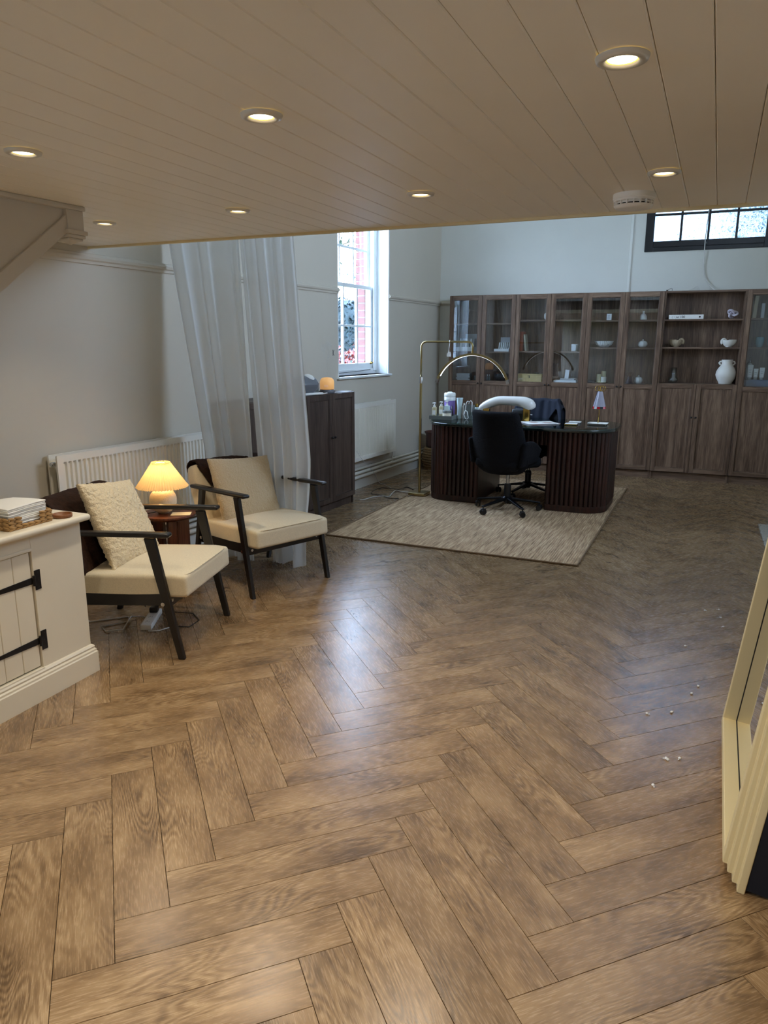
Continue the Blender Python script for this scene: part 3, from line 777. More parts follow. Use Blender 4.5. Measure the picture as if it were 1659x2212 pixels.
fb_ = thing('flowering_shrub', 'low shrub with red blossom outside the sash window', 'shrub', T(-5.7, 9.9, -.45))
leafy('foliage', 6000, lambda r: Vector((r.gauss(0, .35), r.uniform(-1.5, 1.5), abs(r.gauss(.8, .35)) if True else 0)), .07, M['leaf'], fb_, 4)
leafy('blossom', 1500, lambda r: Vector((.2 + r.gauss(0, .25), r.uniform(-1.5, 1.5), r.gauss(1.62, .12))), .07, M['petal'], fb_, 5)
for v in []: pass
st = MB(); st.tube([(0, 0, 0), (.02, .05, .7), (.1, .1, 1.4)], [.04, .03, .02], 8); st.build('stem', M['bark'], fb_, smooth=True)
trr = thing('garden_tree', 'tree with sparse hanging foliage against the sky outside the sash window', 'tree', T(-10.8, 20.5, -.45))
tb = MB(); tb.tube([(0, 0, 0), (.1, .05, 2), (.05, .2, 4.5), (.3, .1, 7)], [.22, .18, .13, .06], 10)
for k in range(9):
    a = k * 2.4; zz = 2.6 + k * .45; tb.tube([(.05, .1, zz), (math.cos(a) * 1.1, math.sin(a) * 1.1, zz + .6), (math.cos(a) * 2.2, math.sin(a) * 2.2, zz + .3)], [.07, .04, .015], 6)
tb.build('trunk', M['bark'], trr, smooth=True)
def tl(r):
    a = r.uniform(0, 6.28); d = 1.2 + abs(r.gauss(0, .7)); k = r.randrange(14)
    return Vector((math.cos(k * 2.4) * d + r.gauss(0, .28), math.sin(k * 2.4) * d + r.gauss(0, .28), 2.4 + k * .38 + r.gauss(0, .3)))
leafy('foliage', 1500, tl, .12, M['leaf'], trr, 6)
bt = thing('garden_tree', 'dim tree beyond the obscured window', 'tree', T(1.2, 16.5, -.45)); 
tb = MB(); tb.tube([(0, 0, 0), (.1, .05, 2), (.05, .2, 6)], [.22, .18, .1], 10); tb.build('trunk', M['bark'], bt, smooth=True)
leafy('foliage', 4000, lambda r: Vector((r.gauss(0, 1.4), r.gauss(0, 1.2), r.gauss(5.2, 1.5))), .28, M['leaf'], bt, 8)

# ================================================================== LIGHT FITTINGS
def downlight(x, y, label):
    t = thing('ceiling_downlight', label, 'light', T(x, y, CEIL_Z), 'ceiling downlights')
    m = MB(); m.lathe([(.030, -.001), (.033, -.009), (.040, -.011), (.050, -.008), (.053, -.001)], 32, cap=False); m.build('rim', M['rim'], t, smooth=True)
    m = MB(); m.lathe([(.0385, -.0085), (.029, -.004)], 28, cap=False); m.build('reflector', M['reflector'], t, smooth=True)
    m = MB(); m.lathe([(.0005, -.004), (.029, -.004)], 28, cap=False); m.build('bulb', M['bulb'], t)
    l = bpy.data.lights.new('downlight_beam', 'SPOT'); l.energy = DOWN_W; l.color = DOWN_COL; l.spot_size = R(116); l.spot_blend = 1.0; l.shadow_soft_size = .03
    o = bpy.data.objects.new('downlight_beam', l); C.objects.link(o); o.parent = t; o.location = (0, 0, -.016)
for x, y, lb in ((-.335, 1.626, 'nearest round ceiling downlight at the top right of the picture'),
                 (-1.196, 1.598, 'round ceiling downlight at upper centre, second of the near row'),
                 (-2.042, 1.557, 'round ceiling downlight at the far left edge above the staircase trim'),
                 (-.394, 2.691, 'round ceiling downlight just in front of the white smoke alarm'),
                 (-1.254, 2.648, 'round ceiling downlight in the far row above the desk area'),
                 (-2.096, 2.614, 'round ceiling downlight in the far row above the white curtains'),
                 (-2.870, 2.589, 'leftmost small downlight of the far row beside the boxed post'),
                 (-.28, .58, 'unseen downlight over the photographer on the right'),
                 (-1.14, .55, 'unseen downlight over the photographer in the middle'),
                 (-1.98, .51, 'unseen downlight over the photographer on the left'),
                 (-1.08, -.5, 'unseen downlight behind the photographer')):
    downlight(x, y, lb)

t = thing('smoke_alarm', 'round white smoke alarm with slotted side on the ceiling edge', 'alarm', T(-.545, 3.03, CEIL_Z))
m = MB(); m.lathe([(.001, 0), (.076, 0), (.076, -.018), (.074, -.020)], 40); m.build('base_plate', M['white_plastic'], t, auto=40)
m = MB(); m.lathe([(.073, -.020), (.073, -.027), (.066, -.030), (.066, -.036)], 40, cap=False); m.lathe([(.066, -.040), (.072, -.041), (.066, -.050), (.045, -.054), (.001, -.055)], 40, cap=False)
m.build('cover', M['white_plastic'], t, auto=50)
m = MB(); m.lathe([(.064, -.026), (.064, -.044)], 32, cap=False)
m.build('vent_core', M['ink'], t)
m = MB()
for k in range(18): m.box(.062, .072, -.0025, .0025, -.044, -.026, RZ(k * 20))
m.lathe([(.0715, -.0335), (.0715, -.0365)], 36, cap=False)
m.build('vent_rib', M['white_plastic'], t)

# ================================================================== STAIRS at the upper left
ST = fr(-2.66, 2.22, 0, 0.0)
t = thing('staircase', 'white boxed staircase descending from the low ceiling at upper left with moulded post end', 'staircase', ST)
# local -y is down the stairs; string in plane x = 0
m = MB()
m.add([(-.018, 0, 2.018), (-.018, 0, 1.955), (-.018, -1.35, .78), (-.018, -1.35, .98), (-.018, -.55, 1.66), (-.018, -.18, 2.018),
       (.012, 0, 2.018), (.012, 0, 1.955), (.012, -1.35, .78), (.012, -1.35, .98), (.012, -.55, 1.66), (.012, -.18, 2.018)], [])
m.v = []; m.f = []
def yz_prism(mb, poly, x0, x1):
    n = len(poly); vs = [(x0, y, z) for y, z in poly] + [(x1, y, z) for y, z in poly]
    mb.add(vs, [tuple(range(n))[::-1], tuple(range(n, 2 * n))] + [(i, (i + 1) % n, n + (i + 1) % n, n + i) for i in range(n)])
    return mb
yz_prism(m, [(-.03, 1.915), (-.03, 1.985), (-1.32, .975), (-1.32, .905)], -.006, .018); m.build('string_board', M['stair'], t, bevel=.003)
m = yz_prism(MB(), [(-.03, 1.985), (-.03, 2.020), (-1.32, 2.020), (-1.32, .975)], -.012, .004); m.build('side_panel', M['stair'], t)
m = yz_prism(MB(), [(-.03, 1.915), (-1.32, .905), (-1.32, .925), (-.03, 1.935)], -.9, -.006); m.build('soffit', M['stair'], t)
m = MB(); m.box(-.006, .032, -1.32, .055, 2.004, 2.0228); m.build('cover_strip', M['stair'], t, bevel=.004)
m = MB(); m.box(-.06, .026, -.035, .045, 1.925, 2.004); m.build('newel_post', M['stair'], t, bevel=.002)
m = MB(); m.box(-.07, .036, -.045, .055, 1.908, 1.925); m.box(-.063, .029, -.038, .048, 1.895, 1.908); m.box(-.055, .021, -.030, .040, 1.885, 1.895)
m.add([(-.045, -.02, 1.885), (.011, -.02, 1.885), (.011, .03, 1.885), (-.045, .03, 1.885), (-.017, .005, 1.868)], [(0, 1, 4), (1, 2, 4), (2, 3, 4), (3, 0, 4)])
m.build('post_cap', M['stair'], t, bevel=.003)

# ================================================================== RADIATORS
def radiator(label, y0, y1, z0, z1, xf, xb, pitch, M_=LW):
    t = thing('radiator', label, 'radiator', M_ @ T(0, y0, 0), None)
    L = y1 - y0
    def panel(x, sgn):
        mb = MB(); n = int((L - .06) / pitch); zt, zb = z1 - .035, z0 + .035; d = .012
        ys = [0, .018]
        prof = [(0, 0), ((L - n * pitch) / 2, 0)]
        yy = (L - n * pitch) / 2
        for k in range(n):
            prof += [(yy + pitch * .12, 0), (yy + pitch * .28, 1), (yy + pitch * .72, 1), (yy + pitch * .88, 0)]; yy += pitch
        prof += [(L, 0)]
        zr = [(z0, 0), (zb, 0), (zb + .012, 1), (zt - .012, 1), (zt, 0), (z1, 0)]
        vs = [(x - sgn * d * a * b, y, z) for z, b in zr for y, a in prof]; w = len(prof)
        fs = [(i * w + j, i * w + j + 1, (i + 1) * w + j + 1, (i + 1) * w + j) for i in range(len(zr) - 1) for j in range(w - 1)]
        mb.add(vs, fs if sgn > 0 else [f[::-1] for f in fs])
        mb.box(x - sgn * .012 if sgn > 0 else x, x if sgn > 0 else x + .012, 0, L, z1 - .001, z1 + .004)
        mb.box(min(x, x - sgn * .012), max(x, x - sgn * .012), -.002, 0, z0, z1); mb.box(min(x, x - sgn * .012), max(x, x - sgn * .012), L, L + .002, z0, z1)
        mb.box(min(x, x - sgn * .012), max(x, x - sgn * .012), 0, L, z0 - .002, z0)
        return mb
    panel(xf, 1).build('front_panel', M['radiator'], t, smooth=False)
    panel(xb, 1).build('back_panel', M['radiator'], t)
    m = MB()
    for y in (.02, L - .02):
        m.tube([(xb, y, z1 - .045), (xf - .012, y, z1 - .045)], .016, 12)
        m.tube([(xb, y, z0 + .045), (xf - .012, y, z0 + .045)], .016, 12)
    for k in range(int(L / .05)):
        m.box(xb + .004, xf - .016, .04 + k * .05, .042 + k * .05, z0 + .05, z1 - .05)
    m.build('connectors', M['radiator'], t, smooth=False, kind='stuff')
    m = MB(); m.lathe([(.0005, 0), (.011, 0), (.013, .004), (.013, .022)], 14, T((xf + xb) / 2 - .006, -.014, z1 - .045) @ RX(-90)); m.build('bleed_valve', M['chrome'], t, auto=40)
    for y in (.10, L - .1):
        m = MB(); m.box(.004, xb, y, y + .03, z0 + .1, z1 - .08); m.build('bracket', M['radiator'], t)
    m = MB()
    if label.startswith('white'):
        m.tube([((xf + xb) / 2, L - .015, z0), ((xf + xb) / 2, L - .015, z0 - .05), ((xf + xb) / 2 - .002, L - .03, z0 - .09), (.062, L - .06, .152)], .0085, 10)
    else:
        m.tube([((xf + xb) / 2, .03, z0), ((xf + xb) / 2, .03, z0 - .02), (.068, .03, .157)], .0085, 10)
    m.build('feed_pipe', M['pipe'], t, smooth=True)
radiator('long cream radiator behind the two armchairs', 2.735 - 5.5, 4.1 - 5.5, .26, .835, .105, .035, .0333)
radiator('white ribbed radiator below the sash window', 6.13 - 5.5, 7.145 - 5.5, .308, .875, .085, .025, .0265)

# ================================================================== CURTAINS
rod = MB(); rod.tube([(-3.66, 3.80, 2.95), (.338, 3.80, 2.95)], .012, 10); o = rod.build('curtain_rod', M['white_gloss'], smooth=True); tag(o, 'white curtain rod spanning the room above the low ceiling edge, carrying the sheer curtains', 'rod')
def curtain(name, label, xt, xm, xb, y0, folds, seed, flare, rowm=.36):
    """xt, xm, xb: (left, right) x at the top, at 0.75 m and at the floor"""
    rd = random.Random(seed); ph = [rd.uniform(0, 6.28) for _ in range(6)]; am = [rd.uniform(.5, 1.0) for _ in range(6)]
    def fn(u, v):
        z = 2.935 * (1 - v) + .006 * v
        k = max(0, min(1, (2.1 - z) / 1.35))
        a = xt[0] * (1 - k) + xm[0] * k; b = xt[1] * (1 - k) + xm[1] * k
        if v > .745:
            k2 = (v - .745) / .255; k2 = k2 * k2 * (3 - 2 * k2); a = xm[0] * (1 - k2) + xb[0] * k2; b = xm[1] * (1 - k2) + xb[1] * k2
        w = u + .030 * math.sin(folds * 2 * PI * u * .8 + ph[0]) + .02 * math.sin(v * 3 + ph[5] + u * 5) * (u * (1 - u)) * 4
        x = a + (b - a) * w
        amp = (.020 + .022 * v)
        y = y0 + amp * (am[0] * math.sin(folds * 2 * PI * u + ph[1] + .5 * v) + .55 * am[1] * math.sin(folds * 1.63 * 2 * PI * u + ph[2] - .8 * v) + .12 * am[2] * math.sin(folds * 2.9 * 2 * PI * u + ph[3] + v))
        y += flare * max(0, v - .86) * (math.sin(u * 9 + ph[4]) + .6) * 1.2
        if v > .97: z += .0 ; 
        return (x, y, max(z, .006 + .006 * abs(math.sin(u * 30))))
    m = MB(); m.grid(fn, 150, 60)
    o = m.build(name, M['sheer'], smooth=True)
    tag(o, label, 'curtain', 'sheer curtains hung across the room')
    return o
curtain('sheer_curtain', 'left-hand sheer white curtain hanging beside the wall behind the radiator end', (-3.655, -3.02), (-3.43, -2.98), (-3.36, -3.02), 3.80, 3.2, 3, .12)
curtain('sheer_curtain', 'right-hand sheer white curtain sweeping down behind the far armchair to the floor', (-3.08, -2.69), (-2.99, -2.60), (-2.90, -2.66), 3.86, 3.6, 11, .35)

# ================================================================== ARMCHAIRS
def armchair(Mx, label):
    t = thing('armchair', label, 'armchair', Mx, 'armchairs along the left wall')
    for s in (-1, 1):
        y = s * .288
        def leg(p0, p1, w0, w1, th=.024):
            mb = MB(); vs = []
            for (x, z), w in ((p0, w0), (p1, w1)):
                vs += [(x - w / 2, y - th / 2, z), (x + w / 2, y - th / 2, z), (x + w / 2, y + th / 2, z), (x - w / 2, y + th / 2, z)]
            mb.add(vs, [(0, 3, 2, 1), (4, 5, 6, 7), (0, 1, 5, 4), (1, 2, 6, 5), (2, 3, 7, 6), (3, 0, 4, 7)])
            return mb
        leg((.33, 0), (.205, .592), .032, .052).build('leg', M['black_wood'], t, bevel=.004)
        leg((-.31, 0), (-.175, .592), .030, .050).build('leg', M['black_wood'], t, bevel=.004)
        m = MB(); m.rbox(.295, .026, .0115, .0112, 3, 5, T(.015, y + s * .004, .604) @ RY(-1.5)); m.build('armrest', M['black_wood'], t, smooth=True)
        m = MB(); m.box(-.255, .268, y - .011 - s * .022, y + .011 - s * .022, .245, .305, RY(-3)); m.build('side_rail', M['black_wood'], t, bevel=.003)
        for x in (-.2, .255):
            m = MB(); m.lathe([(.0005, 0), (.009, 0), (.010, -.003)], 12, T(x, y + s * .0125, .275) @ RX(90 * s)); m.build('bolt', M['chrome'], t, auto=40)
    m = MB(); m.box(.255, .277, -.276, .276, .250, .305); m.build('front_rail', M['black_wood'], t, bevel=.003)
    m = MB(); m.box(-.265, -.243, -.276, .276, .235, .285); m.build('rear_rail', M['black_wood'], t, bevel=.003)
    for y in (-.245, .245):
        m = MB(); m.lathe([(.0005, 0), (.008, 0), (.009, -.003)], 12, T(.2785, y, .278) @ RY(90)); m.build('bolt', M['chrome'], t, auto=40)
    def crown(v):
        f = max(0, 1 - (v.x / .29) ** 2) * max(0, 1 - (v.y / .27) ** 2)
        z = v.z + (.022 * f if v.z > 0 else 0)
        if v.z > 0 and v.x > .24: z -= .006
        return Vector((v.x, v.y * (1 + .02 * max(0, 1 - (v.x / .29) ** 2)), z))
    m = MB(); m.rbox(.290, .272, .056, .018, 4, 10, T(.075, 0, .346) @ RY(-2.5), fn=crown); m.build('seat_cushion', M['linen'], t, smooth=True)
    m = MB(); pts = []
    for k in range(41):
        a = 2 * PI * k / 40; c, s_ = math.cos(a), math.sin(a)
        px = .282 * (abs(c) ** .22) * (1 if c >= 0 else -1); py = .264 * (abs(s_) ** .22) * (1 if s_ >= 0 else -1)
        pts.append((T(.075, 0, .346) @ RY(-2.5)) @ Vector((px * 1.022, py * 1.022, .049)))
    m.tube(pts, .0028, 6, cap=False); m.build('piping', M['linen'], t, smooth=True)
    def backf(v):
        k = (v.z + .24) / .48
        w = 1.0 + .04 * math.sin(k * PI) - (.03 if k > .9 else 0)
        x = v.x + .020 * math.sin(k * PI) * (1 if v.x > 0 else .6) - .035 * k * k
        if v.x > 0: x -= .028 * (1 - (v.y / .27) ** 2) * k
        return Vector((x, v.y * w, v.z))
    m = MB(); m.rbox(.062, .272, .240, .040, 4, 10, T(-.266, 0, .488) @ RY(-16), fn=backf); m.build('backrest', M['linen'], t, smooth=True)
    return t
def heading(cx, cy, deg): return fr(cx, cy, 0, deg)
A_DEG = math.degrees(math.atan2(.319, .948)); B_DEG = math.degrees(math.atan2(-.296, .955))
CHA = heading(-2.758, 2.555, A_DEG); CHB = heading(-2.810, 3.589, B_DEG)
armchair(CHA, 'near linen armchair with black wooden frame beside the white cupboard')
armchair(CHB, 'far linen armchair with black wooden frame in front of the white curtain')

def pillow(Mx, label, m_, size, th, seed, amp=.004, freq=70):
    n = 96; vs = []; rd = Vector((seed * 3.1, seed, 0)); mb = MB()
    def pt(u, v, s):
        a, b = 2 * u - 1, 2 * v - 1
        e = max(0, (1 - abs(a) ** 2.6)) ** .55 * max(0, (1 - abs(b) ** 2.6)) ** .55
        pin = 1 - .035 * (1 - (1 - abs(a)) * 1.0) * (1 - b * b) ; pin2 = 1 - .035 * abs(b) * (1 - a * a)
        p = Vector((s * (th * e + .006), a * size * (1 - .05 * b * b * 0) * (1 - .045 * (1 - a * a) * 0 - .04 * (1 - b * b) * abs(a)), b * size * (1 - .04 * (1 - a * a) * abs(b))))
        q = noise.noise(p * freq + rd) * amp + noise.noise(p * freq * 2.1 + rd) * amp * .6 + noise.noise(p * 7 + rd) * .006
        nrm = Vector((s * .9, a * .5 * (abs(a) > .85), b * .5 * (abs(b) > .85))).normalized()
        return p + nrm * q
    w = n + 1
    for s in (1, -1):
        fs = [(i * w + j, (i + 1) * w + j, (i + 1) * w + j + 1, i * w + j + 1) for i in range(n) for j in range(n)]
        mb.add([pt(i / n, j / n, s) for i in range(w) for j in range(w)], fs if s > 0 else [f[::-1] for f in fs])
    N = w * w; e = [i * w for i in range(w)] + [n * w + j for j in range(1, w)] + [i * w + n for i in range(n - 1, -1, -1)] + [j for j in range(n - 1, 0, -1)]
    for a, b in zip(e, e[1:] + e[:1]): mb.f.append((a, b, b + N, a + N)[::-1]); mb.mi.append(0)
    o = mb.build('cushion', m_, smooth=True)
    tag(o, label, 'cushion', 'cushions on the armchairs', Mx); return o
pillow(CHA @ T(-.108, .03, .575) @ RY(-25) @ RX(-8), 'cream sherpa cushion leaning in the near armchair', M['sherpa'], .225, .055, 1, .0055, 62)
pillow(CHB @ T(-.115, -.01, .552) @ RY(-25) @ RX(-3), 'beige boucle cushion leaning in the far armchair', M['boucle'], .222, .05, 2, .0028, 90)

def fur_throw(Mx, label, y0, y1, front, seed):
    """draped over the top of the backrest; front(u) = how far the front hangs"""
    bt = T(-.266, 0, .483) @ RY(-16)
    def fn(u, v):
        y = y0 + (y1 - y0) * u
        lf = front(u); L = .34 + .16 + lf; s = v * L
        if s < .34: p = Vector((-.085, y, -.12 + s))
        elif s < .50:
            a = (s - .34) / .16 * PI; p = Vector((-.008 - .076 * math.cos(a), y, .222 + .050 * math.sin(a)))
        else: p = Vector((.068, y, .222 - (s - .50)))
        k = (p.z + .24) / .48
        p.x += -.035 * k * k + .02 * math.sin(max(0, min(1, k)) * PI) * (1 if v > .5 else .6)
        q = noise.noise(Vector((u * 5 + seed, v * 4, seed))) * .008 + noise.noise(Vector((u * 34, v * 60, seed))) * .0035
        if s >= .5: p.x += .010 + q
        elif s >= .34: p += Vector((0, 0, .006 + q))
        else: p.x -= .004 + abs(q)
        p.y += .012 * noise.noise(Vector((v * 8, seed, u * 2)))
        return bt @ p
    m = MB(); m.grid(fn, 60, 80, thick=-.010); o = m.build('fur_throw', M['fur'], smooth=True)
    tag(o, label, 'throw', 'brown fur throws over the armchair backs', Mx)
fur_throw(CHA, 'dark brown fur throw over the back of the near armchair', -.27, .275, lambda u: .42, 1.0)
fur_throw(CHB, 'dark brown fur throw over the back of the far armchair', -.235, .25, lambda u: .03 + .36 * min(1, max(0, u * 3.0)), 5.0)

# ================================================================== SIDE TABLE AND LAMP
TX, TY = -3.055, 3.065
t = thing('side_table', 'small round dark wood side table between the armchairs', 'table', T(TX, TY, 0))
m = MB(); m.lathe([(.001, .478), (.06, .462), (.12, .470), (.155, .484), (.162, .492), (.160, .500), (.154, .5005), (.001, .5005)], 40); m.build('table_top', M['table_wood'], t, auto=50)
for k, a in enumerate((-38, 82, 202)):
    m = MB(); m.box(.035, .125, -.024, .024, 0, .474, RZ(a)); m.build('leg', M['table_wood'], t, bevel=.005)
LX, LY = -3.075, 3.045
t = thing('table_lamp', 'lit table lamp with speckled ball base and pleated cream shade', 'lamp', T(LX, LY, .5005))
m = MB(); m.lathe([(.030, 0)] + [(.078 * math.sin(R(a)), .077 - .078 * math.cos(R(a))) for a in range(25, 172, 7)] + [(.010, .155)], 40); m.build('ball_base', M['ceramic_rough'], t, smooth=True)
m = MB(); m.cyl(.011, .15, .20); m.build('bulb_holder', M['white_plastic'], t, auto=40)
m = MB(); n_p = 56; pr = []
SH0, SH1 = .157, .300
def shf(u, v):
    a = 2 * PI * u; r = .146 * (1 - v) + .050 * v; r = r + .0035 * math.sin(a * n_p) * (1 - .3 * v)
    z = SH0 + (SH1 - SH0) * v + (.0035 * math.sin(a * n_p) if v < .02 or v > .98 else 0) 
    return (r * math.cos(a), r * math.sin(a), z)
m.grid(shf, n_p * 6, 8); m.build('pleated_shade', M['shade'], t, RX(0) @ T(0, 0, 0), smooth=True)
m = MB(); m.lathe([(.050, SH1 - .012), (.0515, SH1 - .010), (.050, SH1 - .008)], 40, cap=False); m.tube([(-.05, 0, SH1 - .01), (0, 0, SH1 - .035), (.05, 0, SH1 - .01)], .0015, 6); m.build('shade_ring', M['chrome'], t, smooth=True)
m = MB(); m.lathe([(.001, .20), (.018, .205), (.026, .225), (.022, .245), (.001, .255)], 18); m.build('bulb', mat('lamp_bulb', rgb(255, 230, 180), .5, emit=((1, .78, .45, 1), 8.0)), t, smooth=True)
l = bpy.data.lights.new('lamp_light', 'POINT'); l.energy = 4.8; l.color = (1.0, .70, .38); l.shadow_soft_size = .035
o = bpy.data.objects.new('lamp_light', l); C.objects.link(o); o.parent = t; o.location = (0, 0, .228)
m = MB(); m.tube([(-.02, -.035, .012), (-.05, -.075, .006), (-.08, -.125, .004), (-.10, -.150, -.03), (-.115, -.165, -.20), (-.10, -.17, -.32), (-.02, -.19, -.46), (.05, -.24, -.494)], .0025, 6); m.build('flex', M['black_cable'], t, smooth=True)
o = MB().box(-.055, .055, -.04, .04, 0, .003).build('notepad', M['cream_paper']); tag(o, 'cream card lying on the side table beside the lamp', 'card', None, T(-2.965, 3.07, .5006) @ RZ(35))

# ================================================================== WHITE CUPBOARD with its things
t = thing('cupboard', 'cream painted cupboard with plank door and black strap hinges at left', 'cupboard', CB)
CL = 1.55; CD = .50; TOPZ = .743
m = MB()
m.box(-CD, -.02, -CL, -.02, .10, TOPZ - .03)
m.f = [f for i, f in enumerate(m.f)]
# body with a door opening: front frame pieces stand proud of the carcase
m = MB(); m.box(-CD, -.045, -CL, -.02, 0, TOPZ - .03); m.build('carcase', M['cupboard'], t)
d0, d1, dz0, dz1 = -.72, -.285, .135, .645
for nm, a in (('stile', (-.045, -.02, d1, -.02, .10, TOPZ - .03)), ('stile', (-.045, -.02, -CL, d0, .10, TOPZ - .03)), ('rail', (-.045, -.0205, d0, d1, dz1, TOPZ - .03)), ('rail', (-.045, -.0205, d0, d1, .10, dz0))):
    m = MB(); m.box(*a); m.build(nm, M['cupboard'], t, bevel=.0015)
m = MB(); m.box(-.0445, -.044, d0, d1, dz0, dz1); m.build('door_recess', M['gap'], t)
dr = bpy.data.objects.new('door', None); C.objects.link(dr); dr.parent = t
bw = (d1 - d0 - .012) / 5
for k in range(5):
    m = MB(); y = d0 + .006 + k * bw; m.box(-.042, -.026, y + .0008, y + bw - .0008, dz0 + .006, dz1 - .005); m.build('door_board', M['cupboard'], dr, bevel=.003, seg=1)
for z in (dz0 + .118, dz1 - .128):
    m = MB(); m.box(-.026, -.0225, d1 - .265, d1 - .006, -.011, .011); 
    m.v = [(x, y, zz * (.55 + .75 * (y - (d1 - .265)) / .26)) for x, y, zz in m.v]
    for k in range(4): m.lathe([(.0005, 0), (.0035, 0), (.004, -.0015)], 8, T(-.0215, d1 - .03 - k * .07, 0) @ RY(90))
    m.build('strap_hinge', M['iron'], dr, T(0, 0, z), bevel=.001)
    m = MB(); m.box(-.0205, -.0165, d1 + .002, d1 + .030, -.042, .042); m.tube([(-.018, d1 - .002, -.022), (-.018, d1 - .002, .022)], .006, 10)
    for zz in (-.03, 0, .03): m.lathe([(.0005, 0), (.0035, 0), (.004, -.0015)], 8, T(-.0155, d1 + .016, zz) @ RY(90))
    m.build('hinge_plate', M['iron'], dr, T(0, 0, z), bevel=.001)
# bead round the door
m = MB(); b = .008
m.box(-.0205, -.014, d1 - .004, d1 + .004, dz0 - .006, dz1 - .12 + .004) if False else None
m.box(-.0203, -.0150, d0 - .006, d1 + .002, dz1 - .002, dz1 + .012); m.box(-.0203, -.0125, d0 - .006, d1 + .002, dz0 - .016, dz0 + .002)
m.build('door_bead', M['cupboard'], t, bevel=.003)
m = MB(); m.rbox(CD / 2 + .02, CL / 2 + .01, .0145, .014, 4, 4, T(-CD / 2 + .005, -CL / 2 - .002, TOPZ - .0145)); m.build('worktop', M['cupboard'], t, smooth=True)
m = MB(); sk = [(0, 0), (0, .095), (-.004, .100), (-.004, .108), (-.010, .114), (-.008, .122), (-.013, .130), (-.0195, .134), (-.0195, 0)]
n = len(sk)
vs = [(x, -CL, z) for x, z in sk] + [(x, x, z) for x, z in sk] + [(-CD, x, z) for x, z in sk]
# mitred return along the end
m.add(vs, [tuple(range(n))] + [(i, (i + 1) % n, n + (i + 1) % n, n + i) for i in range(n)] + [(n + i, n + (i + 1) % n, 2 * n + (i + 1) % n, 2 * n + i) for i in range(n)] + [tuple(range(2 * n, 3 * n))[::-1]])
m.build('plinth_moulding', M['cupboard'], t)

# seagrass basket with napkins
def braid_basket():
    q = CB @ T(-.13, -.265, TOPZ)
    t = thing('napkin_basket', 'braided seagrass tray holding white napkins on the cupboard', 'basket', q)
    hx, hy, h = .105, .105, .052
    def wall(p0, p1, out, cut):
        a = Vector(p0); b = Vector(p1); L = (b - a).length; d = (b - a).normalized(); nb = 7; rows = 3
        for r in range(rows):
            z = .010 + r * .0165
            m = MB()
            for k in range(nb):
                u = (k + .5) / nb
                if cut and r >= 1 and .28 < u < .74 and (r == 2 or True) and (r == 2 or .30 < u < .70): continue
                c = a + d * (L * u)
                for s in (-1, 1):
                    e = .016
                    p = [c + d * (-e) + Vector((0, 0, z - s * .0075 * 0)), c + Vector((0, 0, z + s * .0042)), c + d * e + Vector((0, 0, z + s * .001))]
                    p[0] += Vector((0, 0, s * .0075)); p[2] += Vector((0, 0, s * .0005))
                    p = [x + out * (.002 if s > 0 else 0) for x in p]
                    m.tube(p, [.0035, .0062, .0035], 8)
            m.build('braiding', M['wicker'], t, smooth=True, kind='stuff')
    wall((hx, -hy, 0), (hx, hy, 0), Vector((1, 0, 0)), True)
    wall((-hx, -hy, 0), (hx, -hy, 0), Vector((0, -1, 0)), False)
    wall((-hx, hy, 0), (hx, hy, 0), Vector((0, 1, 0)), False)
    wall((-hx, -hy, 0), (-hx, hy, 0), Vector((-1, 0, 0)), True)
    m = MB(); m.box(-hx + .003, hx - .003, -hy + .003, hy - .003, .0, .004); m.box(-hx - .001, -hx + .002, -hy, hy, 0, .018); m.box(hx - .002, hx + .001, -hy, hy, 0, .018)
    m.box(-hx, hx, -hy - .001, -hy + .002, 0, .048); m.box(-hx, hx, hy - .002, hy + .001, 0, .048)
    m.build('base', M['wicker'], t)
    rd = random.Random(4); z = .0046
    for k in range(13):
        th = .0062 + (.0006 if k % 3 == 0 else 0); s = .094 - .001 * (k % 2)
        mb = MB(); ph = rd.uniform(0, 6)
        def wav(v, k=k, ph=ph):
            lift = (.0010 * math.sin(v.y * 38 + 1.0) + .0008 * math.sin(v.x * 30 + 2)) * min(1, k / 6)
            return Vector((v.x + rd.uniform(-.0004, .0004), v.y, v.z + lift + (k / 12) * .010 * (v.x * v.y) / .0088 * .4))
        mb.rbox(s, s, th / 2, th / 2 * .95, 2, 6, T(rd.uniform(-.0015, .0015), rd.uniform(-.0015, .0015), z + th / 2), fn=wav)
        o = mb.build('napkin', M['paper'], smooth=True)
        tag(o, 'folded white napkin in the seagrass tray, ' + ('lowest of the stack', 'second from the bottom', 'third from the bottom', 'fourth from the bottom', 'fifth from the bottom', 'sixth from the bottom', 'middle of the stack', 'sixth from the top', 'fifth from the top', 'fourth from the top', 'third from the top', 'second from the top', 'topmost of the stack')[k], 'napkin', 'napkins stacked in the seagrass tray', q); z += th + .0002
    return t
braid_basket()
q = CB @ T(-.035, -.095, TOPZ)
m = MB(); m.lathe([(.001, 0), (.036, 0), (.040, .003), (.0405, .0145), (.0385, .0155), (.036, .0135), (.034, .005), (.001, .004)], 36); o = m.build('wooden_dish', M['tray_wood'], smooth=True)
tag(o, 'small round brown wooden dish at the corner of the cupboard top', 'dish', None, q)
t = thing('coffee_machine', 'glossy black machine with chrome-tipped handle cut by the left picture edge', 'machine', CB @ T(-.24, -.66, TOPZ))
m = MB(); m.box(-.15, .095, -.16, .115, .0, .345); m.build('body', M['coffee_black'], t, bevel=.006)
m = MB(); m.box(.096, .100, .060, .112, .02, .34)
for z in (.05, .20, .325):
    m.lathe([(.0005, 0), (.0045, 0), (.005, -.002)], 10, T(.1015, .10, z) @ RY(90))
m.build('side_plate', M['coffee_black'], t, bevel=.001)
